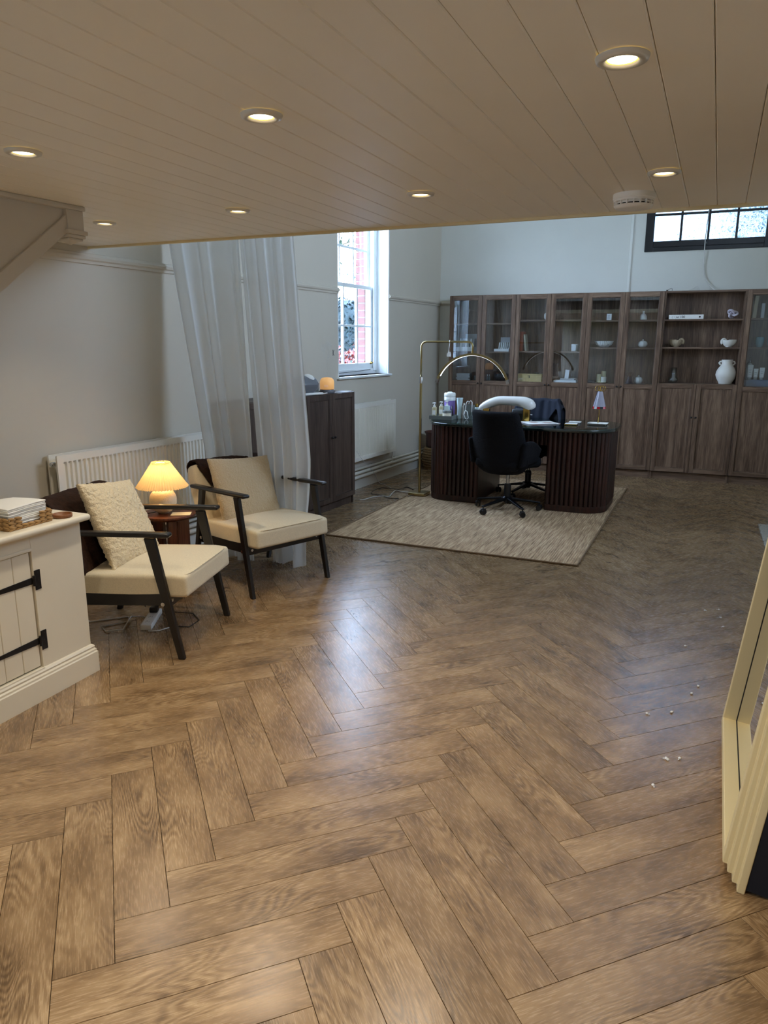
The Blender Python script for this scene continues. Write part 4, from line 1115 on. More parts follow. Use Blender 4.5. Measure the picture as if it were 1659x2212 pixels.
m = MB(); m.tube([(.098, .085, .19), (.115, .085, .192), (.118, .085, .235), (.098, .085, .238)], .006); m.build('grab_ring', M['chrome'], t, smooth=True)
m = MB(); m.tube([(.06, .10, .335), (.06, .150, .337)], .0085, 14); m.build('handle', M['chrome'], t, smooth=True)
m = MB(); m.tube([(.06, .150, .337), (.06, .162, .337)], .0090, 14); m.build('handle_tip', M['black_plastic'], t, smooth=True)

# power strip and its cable
t = thing('power_strip', 'white power strip lying on the floor under the near armchair', 'power strip', T(-2.835, 2.665, 0) @ RZ(-58))
m = MB(); m.rbox(.125, .030, .016, .006, 2, 3, T(0, 0, .016)); m.build('casing', M['white_plastic'], t, smooth=True)
m = MB()
for k in range(3):
    x = -.07 + k * .07; m.box(x - .002, x + .002, -.009, -.001, .0318, .0324); m.box(x + .008, x + .014, -.012, -.009, .0318, .0324); m.box(x + .008, x + .014, .006, .009, .0318, .0324)
m.build('socket_slots', M['ink'], t)
m = MB(); m.rbox(.025, .022, .014, .005, 2, 2, T(-.072, 0, .047)); m.build('plug', M['black_plastic'], t, smooth=True)
m = MB(); m.tube([(-3.50, 2.55, .005), (-3.12, 2.50, .005), (-2.99, 2.65, .005), (-2.94, 2.60, .005), (-3.01, 2.48, .005), (-2.93, 2.44, .006), (-2.87, 2.50, .010), (-2.965, 2.645, .013), (-2.92, 2.69, .006), (-2.88, 2.68, .006)], .0042, 8)
o = m.build('extension_cable', M['white_cable'], smooth=True); tag(o, 'looped white cable on the floor under the near armchair', 'cable')
m = MB(); m.tube([(-2.745, 2.55, .006), (-2.70, 2.585, .005), (-2.68, 2.65, .005), (-2.74, 2.74, .005)], .004, 8)
o = m.build('extension_cable', M['white_cable'], smooth=True); tag(o, 'short white cable leaving the near end of the power strip', 'cable')
m = MB(); m.tube([(-2.84, 2.78, .02), (-2.72, 2.86, .004), (-2.62, 2.80, .004), (-2.60, 2.70, .004), (-2.70, 2.66, .004), (-2.80, 2.74, .008)], .0026, 6)
o = m.build('black_lead', M['black_cable'], smooth=True); tag(o, 'thin black lead curling on the floor between the armchairs', 'cable')

# ================================================================== LOW WALNUT CABINETS below the window wall
def panel_door(parent, x0, x1, y, z0, z1, knob_x, knob_z, wood_='walnut', glass_from=None, handle=True):
    """door lying in plane y (front face), frame and panel; local x across"""
    d = bpy.data.objects.new('door', None); C.objects.link(d); d.parent = parent
    ft = .046; wd, wx = M[wood_], M['walnut_x' if wood_ == 'walnut' else wood_]
    m = MB(); m.box(x0, x0 + ft, y, y + .018, z0, z1); m.build('stile', wd, d, bevel=.0015, seg=1)
    m = MB(); m.box(x1 - ft, x1, y, y + .018, z0, z1); m.build('stile', wd, d, bevel=.0015, seg=1)
    zs = [(z0, z0 + ft), (z1 - ft, z1)]
    if glass_from: zs.append((glass_from - .022, glass_from + .022))
    for a, b in zs:
        m = MB(); m.box(x0 + ft, x1 - ft, y, y + .018, a, b); m.build('rail', wx, d, bevel=.0015, seg=1)
    def bead(za, zb):
        m = MB(); b = .007
        for (a0, a1, c0, c1) in ((x0 + ft, x0 + ft + b, za, zb), (x1 - ft - b, x1 - ft, za, zb), (x0 + ft + b, x1 - ft - b, za, za + b), (x0 + ft + b, x1 - ft - b, zb - b, zb)):
            m.box(a0, a1, y + .004, y + .014, c0, c1)
        m.build('panel_bead', wd, d, bevel=.003, seg=2)
    top = glass_from - .022 if glass_from else z1 - ft
    m = MB(); m.box(x0 + ft - .004, x1 - ft + .004, y + .009, y + .014, z0 + ft - .004, top + .004); m.build('panel', wd, d)
    bead(z0 + ft, top)
    if glass_from:
        m = MB(); m.box(x0 + ft - .003, x1 - ft + .003, y + .010, y + .013, glass_from + .019, z1 - ft + .003); m.build('glass_pane', M['door_glass'], d)
        bead(glass_from + .022, z1 - ft)
    if handle:
        m = MB(); m.lathe([(.004, 0), (.004, -.010), (.009, -.014), (.011, -.020), (.008, -.025), (.0005, -.026)], 14, T(knob_x, y, knob_z) @ RX(-90)); m.build('knob', M['black_wood'], d, smooth=True)
    return d
def low_cabinet(Mx, w, h, dep, label):
    t = thing('low_cabinet', label, 'cabinet', Mx, 'low walnut cabinets beside the curtain')
    f = .020; wd = M['walnut_dark']
    m = MB(); m.box(0, .018, f, dep, 0, h - .018); m.build('side', wd, t)
    m = MB(); m.box(w - .018, w, f, dep, 0, h - .018); m.build('side', wd, t)
    m = MB(); m.box(0, w, f, dep, h - .018, h); m.build('top', wd, t, bevel=.001)
    m = MB(); m.box(.018, w - .018, f + .02, dep, .07, .088); m.box(.018, w - .018, dep - .006, dep, .088, h - .018); m.build('carcase', wd, t)
    m = MB(); m.box(.018, w - .018, f + .012, f + .026, 0, .072); m.build('plinth', wd, t)
    panel_door(t, .002, w / 2 - .0015, 0, .076, h - .004, w / 2 - .02, .66, 'walnut_dark')
    panel_door(t, w / 2 + .0015, w - .002, 0, .076, h - .004, w / 2 + .02, .66, 'walnut_dark')
    return t
# the cabinets face into the room: local x runs along the wall, local y towards it
LC = fr(-3.405, 5.83, 0, 90.9)
low_cabinet(LC @ T(-.80, 0, 0), .80, 1.045, .285, 'dark walnut two-door cabinet next to the white radiator')
low_cabinet(LC @ T(-1.605, 0, 0), .80, 1.045, .285, 'dark walnut cabinet mostly hidden behind the right-hand curtain')

# humidifier, steamer and mug on the cabinets
t = thing('aroma_diffuser', 'glowing orange dome aroma diffuser on the low walnut cabinet', 'diffuser', T(-3.475, 5.47, 1.0452))
m = MB(); m.lathe([(.001, 0), (.062, 0), (.066, .006), (.066, .026), (.062, .030)], 40); m.build('base', M['grey_plastic'], t, auto=50)
m = MB(); m.lathe([(.060, .030), (.060, .033)], 36, cap=False); m.build('base_ring', M['ink'], t)
m = MB(); m.lathe([(.062, .033), (.063, .095), (.058, .115), (.044, .130), (.020, .136), (.007, .137), (.006, .134)], 40); m.build('dome', M['diffuser_glow'], t, smooth=True)
m = MB()
for k in range(3): m.box(.0635, .0640, -.02, .015, .055 + k * .007, .057 + k * .007, RZ(-62))
m.build('print', M['paper'], t)
def vapour():
    m = bpy.data.materials.new('vapour'); m.use_nodes = True; n = m.node_tree.nodes; l = m.node_tree.links
    for x in list(n): n.remove(x)
    o = n.new('ShaderNodeOutputMaterial'); v = n.new('ShaderNodeVolumePrincipled'); v.inputs['Color'].default_value = (.9, .95, 1, 1)
    tc = n.new('ShaderNodeTexCoord'); mp = n.new('ShaderNodeMapping'); mp.inputs['Scale'].default_value = (16, 16, 8); l.new(tc.outputs['Object'], mp.inputs[0])
    nz = n.new('ShaderNodeTexNoise'); nz.inputs['Scale'].default_value = 1; nz.inputs['Detail'].default_value = 4; nz.inputs['Distortion'].default_value = 1.5; l.new(mp.outputs[0], nz.inputs[0])
    mr = n.new('ShaderNodeMapRange'); mr.inputs[1].default_value = .48; mr.inputs[2].default_value = .75; mr.inputs[3].default_value = 0; mr.inputs[4].default_value = 9.0; l.new(nz.outputs[0], mr.inputs[0])
    l.new(mr.outputs[0], v.inputs['Density']); l.new(v.outputs[0], o.inputs['Volume'])
    return m
m = MB(); m.lathe([(.004, .0), (.010, .06), (.028, .13), (.045, .20), (.05, .27), (.034, .33), (.004, .37)], 20)
o = m.build('vapour_plume', vapour(), smooth=True); tag(o, 'faint wisp of vapour rising from the orange diffuser', 'vapour', None, T(-3.475, 5.47, 1.185))

t = thing('facial_steamer', 'rounded grey steamer with pale lid on the low cabinet by the curtain', 'steamer', T(-3.50, 5.15, 1.0452) @ RZ(-12))
m = MB(); m.rbox(.085, .15, .010, .009, 3, 4, T(0, 0, .010)); m.build('base', M['white_plastic'], t, smooth=True)
def egg(v): return Vector((v.x * (1 - .25 * max(0, v.z) / .08), v.y * (1 - .12 * max(0, v.z) / .08), v.z))
m = MB(); m.rbox(.082, .125, .072, .070, 6, 3, T(0, .01, .088), fn=egg); m.build('body', M['grey_plastic'], t, smooth=True)
m = MB(); m.lathe([(.060 * math.sin(R(a)), .046 * math.cos(R(a))) for a in range(0, 95, 10)][::-1], 28, T(.004, .045, .125) @ RX(-22)); m.build('lid', M['white_gloss'], t, smooth=True)
m = MB(); m.lathe([(.055 * math.sin(R(a)) + .0003, .040 * math.cos(R(a))) for a in range(0, 95, 10)][::-1], 24, T(.0, -.05, .140) @ RX(15)); m.build('clear_cover', M['clear'], t, smooth=True)
m = MB(); m.lathe([(.0005, 0), (.017, 0), (.018, -.003), (.014, -.005)], 24, T(.060, .085, .098) @ RZ(42) @ RY(90) @ RX(180)); m.build('dial', M['chrome'], t, auto=40)
m = MB(); m.box(.0, .004, -.007, .007, -.007, .007, T(.066, .090, .098) @ RZ(42)); m.build('button', M['ink'], t)
m = MB(); m.tube([(.05, .12, .012), (.075, .155, .006), (.085, .19, .012), (.07, .20, .014), (.05, .17, .006)], .004, 8); m.build('lead', M['white_cable'], t, smooth=True)
t = thing('tumbler', 'small slate grey tumbler between the steamer and the orange diffuser', 'tumbler', T(-3.53, 5.365, 1.0452))
m = MB(); m.lathe([(.001, 0), (.026, 0), (.032, .006), (.031, .07), (.034, .088), (.031, .087), (.028, .06), (.001, .02)], 28); m.build('cup', M['slate'], t, smooth=True)

m = MB(); m.tube([(0, .0, .028), (.002, .001, -.0), (.001, .0, -.028)], .0016, 6); m.tube([(.001, .022, .026), (.004, .004, .003), (.002, .004, -.004), (.001, .024, -.026)], .0016, 6)
o = m.build('wire_hook', M['ink'], smooth=True); tag(o, 'bent black wire hook shaped like a letter on the wall left of the window', 'hook', None, LW @ T(.003, 5.955 - 5.5, 1.385))

# ================================================================== BOOKCASES
SH_T = .018
def bookcase(s0, w, label, shelves, kind, doors):
    t = thing('bookcase', label, 'bookcase', BK @ T(s0, 0, 0), 'walnut bookcases along the back wall')
    H = 2.03; y0, y1 = .0195, .258; wd = M['walnut']
    m = MB(); m.box(.001, .019, y0, y1, 0, H - .018); m.build('side', wd, t)
    m = MB(); m.box(w - .019, w - .001, y0, y1, 0, H - .018); m.build('side', wd, t)
    m = MB(); m.box(.001, w - .001, y0, y1, H - .018, H); m.build('top', M['walnut_x'], t)
    m = MB(); m.box(.019, w - .019, y1 - .008, y1, .05, H - .018); m.build('back', wd, t)
    m = MB(); m.box(.019, w - .019, y0 + .012, y0 + .028, 0, .078); m.build('plinth', M['walnut_x'], t)
    m = MB(); m.box(.019, w - .019, y0 + .03, y1 - .008, .078, .094); m.build('bottom', M['walnut_x'], t)
    for z in [1.040] + shelves:
        m = MB(); m.box(.019, w - .019, y0 + (.018 if z > 1.05 else .012), y1 - .008, z - SH_T, z); m.build('shelf', M['walnut_x'], t, bevel=.001, seg=1)
    n = doors; dw = w / n
    for k in range(n):
        a, b = k * dw + .0018, (k + 1) * dw - .0018
        kx = b - .02 if k % 2 == 0 else a + .02
        if kind == 'glass': panel_door(t, a, b, 0, .088, H - .006, kx, 1.012, glass_from=1.015)
        else: panel_door(t, a, b, 0, .088, 1.058, kx, .70)
    return t
bookcase(-2.4, .8, 'walnut bookcase with two glazed doors in the left corner, window mirrored in its glass', [1.385, 1.712], 'glass', 2)
bookcase(-1.6, .8, 'walnut bookcase with two glazed doors holding rust-red books and a pine box', [1.392, 1.745], 'glass', 2)
bookcase(-.8, .8, 'walnut bookcase with two glazed doors holding the ribbed bowl and pillar candles', [1.438, 1.735], 'glass', 2)
bookcase(0, .8, 'open-shelved walnut bookcase with two solid lower doors and big white vase', [1.446, 1.738], 'open', 2)
bookcase(.8, .415, 'narrow walnut bookcase with one glazed door at the right picture edge', [1.448, 1.744], 'glass', 1)
ZB = 1.0402
def bs(s, y, z, deg=0): return BK @ T(s, y, z) @ RZ(deg)
def one(name, label, cat, Mx, mb, m_, group=None, **kw):
    o = mb.build(name, m_, **kw); return tag(o, label, cat, group, Mx)
def book(label, Mx, w, d, h, cover, tilt=0, group=None, lying=False):
    """upright book: w thick (x), d deep (y), h high; spine at the front"""
    t = thing('book', label, 'book', Mx @ RY(tilt), group)
    m = MB(); m.box(.0, .002, 0, d, 0, h); m.box(w - .002, w, 0, d, 0, h); m.box(0, w, 0, .003, 0, h); m.build('cover', cover, t)
    m = MB(); m.box(.002, w - .002, .003, d - .004, .003, h - .003); m.build('pages', M['paper'], t)
    return t
SH1 = dict(u1=(1.385, 1.712), u2=(1.392, 1.745), u3=(1.438, 1.735), u4=(1.446, 1.738), u5=(1.448, 1.744))
e = .0003
# --- first case
rd = random.Random(2)
for k in range(5):
    th = .0155; m = MB(); m.box(-.08, .08, -.055, .055, 0, th)
    one('booklet', ['lowest', 'second lowest', 'middle', 'second highest', 'topmost'][k] + ' grey booklet of the small pile behind the leftmost glass door', 'booklet', bs(-2.237 + rd.uniform(-.006, .006), .13, ZB + k * (th + .0006), rd.uniform(-6, 6)), m, M['paper_grey'], 'pile of booklets')
one('small_box', 'little pale box at the right end of the leftmost glazed shelf', 'box', bs(-2.09, .12, ZB), MB().box(-.013, .013, -.02, .02, 0, .055), M['slate'])
m = MB(); m.box(-.11, .11, -.06, .06, 0, .05); one('card_box', 'white card box under the leaflets behind the leftmost glass door', 'box', bs(-2.22, .12, 1.385 + e), m, M['paper'])
for k in range(6):
    one('leaflet', 'upright leaflet on the white card box, ' + ('leftmost', 'second from left', 'third from left', 'third from right', 'second from right', 'rightmost')[k] + ' of the row', 'leaflet', bs(-2.275 + k * .033, .12, 1.4358), MB().box(-.008, .008, -.05, .05, 0, .098), M['paper_grey'] if k % 2 else M['paper'], 'leaflets on the card box')
one('storage_box', 'wide grey box standing behind the leaflets in the leftmost bookcase', 'box', bs(-2.165, .215, 1.385 + e), MB().box(-.085, .085, -.022, .022, 0, .205), M['paper_grey'])
m = MB(); m.box(-.088, .088, -.05, .05, 0, .031); one('card_box', 'flat white box under the upright cards behind the second glass door', 'box', bs(-1.768, .11, 1.385 + e), m, M['paper'])
for k in range(6):
    one('folded_card', 'white folded card upright on the flat white box, ' + ('leftmost', 'second from left', 'third from left', 'third from right', 'second from right', 'rightmost')[k] + ' of the row', 'card', bs(-1.800 + k * .024, .11, 1.4166) @ RY(5), MB().box(-.004, .004, -.045, .045, 0.001, .074), M['paper'], 'cards on the flat box')
one('storage_box', 'pale box behind the upright cards in the second glazed section', 'box', bs(-1.745, .205, 1.385 + e), MB().box(-.062, .062, -.03, .03, 0, .165), M['paper_grey'])
for k, x in enumerate((-1.978, -1.941, -1.917)):
    t = thing('glass_bottle', ['left', 'middle', 'right'][k] + '-hand tiny bottle beside the dark bowl behind the second glass door', 'bottle', bs(x, .12, ZB), 'tiny bottles beside the dark bowl')
    m = MB(); m.lathe([(.001, 0), (.011, 0), (.012, .003), (.012, .045), (.004, .055), (.004, .058)], 16); m.build('bottle', M['slate'], t, auto=40)
    m = MB(); m.cyl(.005, .056, .072, 14); m.build('cap', M['white_gloss'], t, auto=40)
t = thing('bowl', 'dark round bowl with copper-toned pieces behind the second glass door', 'bowl', bs(-1.776, .13, ZB))
m = MB(); m.lathe([(.001, 0), (.055, 0), (.075, .012), (.085, .045), (.084, .088), (.081, .088), (.080, .05), (.068, .02), (.001, .012)], 36); m.build('shell', M['dark_bowl'], t, smooth=True)
m = MB()
for k in range(9): m.lathe([(.014 * math.sin(R(a)) + .0002, .012 * math.cos(R(a))) for a in range(0, 181, 30)], 10, T(.05 * math.cos(k * .7) * (k % 3 > 0), .05 * math.sin(k * .7) * (k % 3 > 0), .082))
m.build('filling', M['copper'], t, smooth=True, kind='stuff')
# --- second case
def rock(v): return v * (1 + .18 * noise.noise(v * 22))
m = MB(); m.rbox(.034, .03, .040, .030, 3, 2, T(0, 0, .041), fn=rock); one('crystal_rock', 'white rough crystal rock on the top shelf of the third glazed section', 'rock', bs(-1.262, .12, 1.7453), m, M['ceramic'], smooth=False)
z = 1.392 + e
book('brown book at the left of the upright trio in the second bookcase', bs(-1.570, .04, z), .020, .13, .205, M['brown_book'])
book('rust-red book in the middle of the upright trio in the second bookcase', bs(-1.548, .04, z), .037, .14, .222, M['rust_book'])
book('beige book leaning left against the rust-red one', bs(-1.4865, .05, z + .0005), .022, .12, .19, M['beige_book'], tilt=-8)
t = thing('wooden_box', 'long pine box with dark stamped mark in the second bookcase', 'box', bs(-1.425, .12, ZB))
m = MB(); m.box(-.149, .149, -.06, .06, 0, .078); m.build('body', M['pine'], t, bevel=.002)
m = MB(); m.box(-.150, .150, -.061, .061, .079, .090); m.build('lid', M['pine'], t, bevel=.002)
m = MB(); m.box(-.016, .010, -.0608, -.060, .067, .072); m.box(-.014, .004, -.0608, -.060, .054, .059); m.box(.004, .010, -.0608, -.060, .042, .067); m.box(-.002, .004, -.0608, -.060, .042, .046); m.build('stamp', M['ink'], t)
one('glass_dish', 'shallow clear glass dish on the pine box', 'dish', bs(-1.352, .11, 1.1307), MB().lathe([(.001, 0), (.034, .0), (.042, .015), (.040, .015), (.033, .003), (.001, .003)], 24), M['clear'], smooth=True)
t = thing('candle_jar', 'white labelled candle jar on the middle shelf of the fourth glazed section', 'jar', bs(-.928, .12, z))
m = MB(); m.lathe([(.001, 0), (.034, 0), (.038, .004), (.038, .078), (.036, .080), (.001, .076)], 28); m.build('jar', M['white_gloss'], t, auto=45)
m = MB(); m.box(-.020, .018, -.0400, -.0372, .012, .066); m.build('label', M['paper'], t)
one('flat_book', 'wide white book lying lowest under the glass cloche', 'book', bs(-1.005, .12, ZB), MB().box(-.128, .128, -.08, .08, 0, .026), M['paper'], None, bevel=.002)
one('flat_book', 'smaller pale book lying on the wide white book', 'book', bs(-.983, .12, ZB + .0263), MB().box(-.082, .082, -.06, .06, 0, .018), M['paper_grey'], None, bevel=.002)
t = thing('cloche', 'small glass cloche standing on the two flat books', 'cloche', bs(-.925, .13, ZB + .0446))
m = MB(); m.lathe([(.044, .003), (.044, .055), (.036, .078), (.018, .088), (.001, .090)], 28, cap=False); m.build('dome', M['clear'], t, smooth=True)
m = MB(); m.lathe([(.001, 0), (.05, 0), (.05, .004), (.001, .004)], 28); m.build('base', M['ceramic'], t, auto=40)
m = MB(); m.lathe([(.007 * math.sin(R(a)) + .0002, .098 - .007 * math.cos(R(a))) for a in range(0, 181, 30)], 10); m.build('knob', M['clear'], t, smooth=True)
one('gift_tag', 'white folded label card leaning beside the glass cloche', 'card', bs(-.992, .07, ZB + .0446) @ RY(4), MB().box(-.022, .022, -.006, .006, 0, .10), M['paper'])
one('twig', 'dried twig arrangement on the upper shelf of the fourth glazed section', 'twig', bs(-1.10, .12, 1.7452), MB().tube([(-.03, 0, .003), (.03, .01, .004), (.10, .02, .003)], .0025, 6).tube([(.0, 0, .004), (.02, .0, .03), (.05, .0, .04)], .0015, 6).tube([(-.03, 0, .004), (-.02, .0, .05), (.0, .0, .08)], .0015, 6), M['bark'], smooth=True)
# --- third case
t = thing('white_box', 'small white printed carton on the top shelf above the ribbed bowl', 'box', bs(-.568, .12, 1.7353))
m = MB(); m.box(-.026, .026, -.02, .02, 0, .068); m.build('carton', M['paper'], t, bevel=.001)
m = MB(); 
for k in range(5): m.box(-.016, .012 - .004 * (k % 2), -.0206, -.020, .020 + k * .008, .022 + k * .008)
m.build('print', M['ink'], t)
t_ = MB(); t_.lathe([(.030, 0), (.045, .004), (.080, .030), (.100, .070), (.097, .070), (.078, .034), (.044, .010), (.001, .008)], 144, None, True, fn=lambda a, z: 1 + .06 * math.sin(a * 28) * min(1, z / .02))
one('ribbed_bowl', 'white ribbed bowl on the middle shelf of the fifth glazed section', 'bowl', bs(-.606, .13, 1.4383), t_, M['ceramic'], smooth=True)
one('gold_plate', 'thin gold plate carrying the three pillar candles', 'plate', bs(-.600, .12, ZB), MB().lathe([(.001, 0), (.050, 0), (.073, .010), (.071, .012), (.050, .005), (.001, .005)], 32), M['gold'], smooth=True)
def candle(label, s, y, r, h, m_):
    t = thing('pillar_candle', label, 'candle', bs(s, y, ZB + .0053), 'pillar candles on the gold plate')
    m = MB(); m.lathe([(.001, 0), (r, 0), (r, h - .003), (r - .004, h), (.001, h - .004)], 24); m.build('wax', m_, t, auto=40)
    m = MB(); m.tube([(0, 0, h - .004), (.001, 0, h + .010)], .001, 6); m.build('wick', M['ink'], t)
candle('medium ivory pillar candle at the left of the gold plate', -.636, .112, .029, .095, M['wax_ivory'])
candle('tall ivory pillar candle at the back of the gold plate', -.590, .155, .0285, .130, M['wax_ivory'])
candle('short white pillar candle at the front right of the gold plate', -.580, .092, .030, .068, M['wax_white'])
one('folded_cloth', 'folded blue-grey cloth left of the gold plate', 'cloth', bs(-.727, .12, ZB), MB().rbox(.045, .06, .014, .010, 3, 3, T(0, 0, .014)), M['navy_cloth'], smooth=True)
one('bud_vase', 'beige bud vase with narrow neck on the top shelf beside the open bookcase', 'vase', bs(-.208, .12, 1.7353), MB().lathe([(.001, 0), (.037, 0), (.041, .006), (.036, .040), (.026, .058), (.011, .068), (.010, .086), (.013, .096), (.010, .096), (.008, .08), (.001, .07)], 40, fn=lambda a, z: 1 + .02 * math.sin(a * 20) * (z < .06)), M['ceramic'], smooth=True)
def pumpkin(label, s, z, r, h):
    t = thing('ceramic_pumpkin', label, 'ornament', bs(s, .12, z))
    pr = [(r * math.sin(R(a)) ** .8 + .0005, h / 2 - h / 2 * math.cos(R(a))) for a in range(4, 178, 8)]
    m = MB(); m.lathe(pr, 72, fn=lambda a, z_: 1 - .07 * abs(math.sin(a * 4.5))); m.build('body', M['ceramic'], t, smooth=True)
    m = MB(); m.tube([(0, 0, h - .004), (.001, 0, h + .006), (.004, 0, h + .014)], [.012, .008, .009], 10); m.build('stalk', M['ceramic'], t, smooth=True)
pumpkin('white ceramic pumpkin on the middle shelf beside the open bookcase', -.192, 1.4383, .052, .075)
pumpkin('white ceramic pumpkin on the lowest glazed shelf beside the open bookcase', -.206, ZB, .044, .082)
# --- open case
t = thing('large_book', 'thick white book lying on the upper open shelf', 'book', bs(.230, .13, 1.7383))
m = MB(); m.box(-.172, .172, -.10, .10, 0, .046); m.build('cover', M['paper'], t, bevel=.002)
text('lettering', 'at 100', .034, M['ink'], t, T(-.096, -.1008, .011) @ RX(90))
text('lettering', '( \\ )', .032, M['paper_grey'], t, T(-.142, -.1008, .012) @ RX(90))
m = MB(); m.lathe([(.0004, 0), (.009, 0)], 16, T(.135, -.1008, .022) @ RX(90), cap=False); m.build('emblem', M['ink'], t)
def knot():
    """closed overhand chain of one thick clay rope"""
    pts = []; n = 160
    for k in range(n + 1):
        a = 2 * PI * k / n
        x = math.sin(a) + 2 * math.sin(2 * a); y = math.cos(a) - 2 * math.cos(2 * a); zz = -math.sin(3 * a)
        pts.append((x * .0165, zz * .020, y * .0138))
    m = MB(); m.tube(pts, .0125, 14, cap=False, m=RY(20)); return m
one('clay_knot', 'lilac-white knotted clay ornament on the upper open shelf', 'ornament', bs(.681, .13, 1.7383 + .0535), knot(), M['lilac_clay'], smooth=True)
def shell_dish(label, s, flip, m_, ribs):
    mb = MB()
    def fn(u, v):
        a = 2 * PI * u; ph = R(6 + 84 * v)
        r = .058; z = .062 - .062 * math.sin(ph) ** 1 if False else .070 * (1 - math.sin(ph)) 
        rr = .030 + .030 * math.cos(ph) if False else .060 * (1 - (1 - (1 - v)) ** 2.2) ** .5
        x = rr * math.cos(a); y = rr * math.sin(a) * .8
        if x < 0: z += .012 * (1 - v) * (-x / .06); x *= 1.15
        k = 1 + (.03 * math.sin(a * 14) if ribs else 0)
        return (x * k, y * k, .072 * (1 - v) ** 1.0 + (.0 if x > 0 else .006 * (1 - v)))
    mb.grid(fn, 56, 14, thick=.004)
    # spiral curl at one end
    pts = []; rad = []
    for k in range(40):
        a = R(-60 + k * 11); r = .030 - .00062 * k
        pts.append((.046 + r * math.cos(a) * .9, 0, .062 + r * math.sin(a))); rad.append(.016 - .00030 * k)
    mb.tube(pts, rad, 12)
    mb.lathe([(.001, 0), (.026, 0), (.034, .010), (.02, .016)], 24)
    z = 1.4463 + .001
    return one('shell_dish', label, 'ornament', bs(s, .12, z) @ (RZ(180) if flip else I4), mb, m_, smooth=True)
shell_dish('beige ribbed shell ornament at the left of the middle open shelf', .153, False, M['ceramic_beige'], True)
shell_dish('smooth white shell bowl at the right of the middle open shelf', .676, True, M['ceramic'], False)
one('glass_vase', 'clear glass vase with round belly on the lowest open shelf', 'vase', bs(.157, .12, ZB + .02), MB().lathe([(.001, 0), (.030, 0), (.046, .014), (.052, .036), (.044, .058), (.031, .070), (.029, .080), (.034, .168), (.032, .168), (.027, .080), (.041, .056), (.049, .036), (.044, .016), (.001, .004)], 36), M['clear'], smooth=True)
t = thing('ceramic_vase', 'large white round-bellied vase with two small lug handles', 'vase', bs(.681, .13, ZB + .02))
m = MB(); m.lathe([(.001, 0), (.062, 0), (.066, .006), (.070, .020), (.092, .060), (.104, .095), (.100, .130), (.082, .168), (.062, .192), (.054, .205), (.052, .225), (.057, .248), (.057, .256), (.052, .256), (.048, .235), (.048, .21), (.001, .19)], 48); m.build('body', M['ceramic'], t, smooth=True)
for s_ in (-1, 1):
    m = MB(); m.tube([(s_ * .050, 0, .235), (s_ * .070, 0, .236), (s_ * .077, 0, .222), (s_ * .066, 0, .206), (s_ * .052, 0, .200)], [.009, .009, .010, .009, .007], 10); m.build('lug_handle', M['ceramic'], t, smooth=True)
m = MB(); m.box(.021, .779, .034, .246, 0, .0195); one('base_shelf', 'walnut board over the solid doors, floor of the open shelves', 'shelf', bs(0, 0, 1.0402), m, M['walnut_x'])
# --- right case
z = 1.744 + e
book('yellow-spined book at the left of the narrow case top shelf', bs(.838, .04, z), .018, .13, .205, M['yellow_book'])
book('tall pale book leaning in the narrow right bookcase', bs(.868, .045, z), .034, .13, .222, M['beige_book'], tilt=2.5)
book('short grey patterned book in the narrow right bookcase', bs(.945, .045, z), .030, .12, .145, M['paper_grey'])
for s_, lb in ((.968, 'teal glazed cup at the left of the middle shelf of the narrow bookcase'), (1.080, 'teal glazed cup at the right of the middle shelf of the narrow bookcase')):
    one('glazed_cup', lb, 'cup', bs(s_, .12, 1.4483), MB().lathe([(.001, 0), (.026, 0), (.034, .02), (.040, .06), (.039, .105), (.036, .105), (.036, .06), (.001, .012)], 32), M['teal'], 'teal cups', smooth=True)
one('folded_towel', 'folded blue-grey towel under the tubes in the narrow bookcase', 'towel', bs(1.00, .11, ZB), MB().rbox(.13, .065, .036, .016, 3, 4, T(0, 0, .037)), mat('blue_grey_towel', rgb(92, 104, 128), .95, bump=(150, .4, .002)), smooth=True)
def tube_(label, s, y, w, h, z=ZB + .0742):
    t = thing('cream_tube', label, 'tube', bs(s, y, z), 'cosmetic tubes on the towel')
    m = MB(); m.lathe([(.001, 0), (.017, 0), (.018, .022)], 20); m.build('cap', M['paper_grey'], t, auto=40)
    def f(v): k = (v.z + .5); return Vector((v.x * (1 + .25 * k) * w / .05, v.y * (1 - .8 * k), (v.z + .5) * (h - .022) + .022))
    m = MB(); m.rbox(.022, .018, .5, .012, 3, 4, fn=f); m.build('tube', M['paper'], t, smooth=True)
    m = MB()
    for k in range(3): m.box(-.012, .010, -.0185 + .012 * (h * .35 + k * h * .14) / h, -.0175 + .012 * (h * .35 + k * h * .14) / h, h * .35 + k * h * .14, h * .38 + k * h * .14)
    m.build('print', M['slate'], t)
tube_('tall white cosmetic tube, front left on the towel', .908, .08, .05, .152)
tube_('short white cosmetic tube in the middle of the towel', .964, .09, .042, .114)
tube_('white cosmetic tube at the right of the towel', 1.022, .09, .045, .126)
t = thing('pump_bottle', 'clear pump bottle standing behind the tall tube in the narrow bookcase', 'bottle', bs(.900, .145, ZB + .0742))
m = MB(); m.lathe([(.001, 0), (.028, 0), (.028, .155), (.012, .170)], 24); m.build('bottle', M['paper_grey'], t, auto=40)
m = MB(); m.cyl(.010, .17, .195); m.tube([(0, 0, .195), (0, 0, .225), (0, -.03, .222)], .004); m.build('pump', M['chrome'], t, smooth=True)

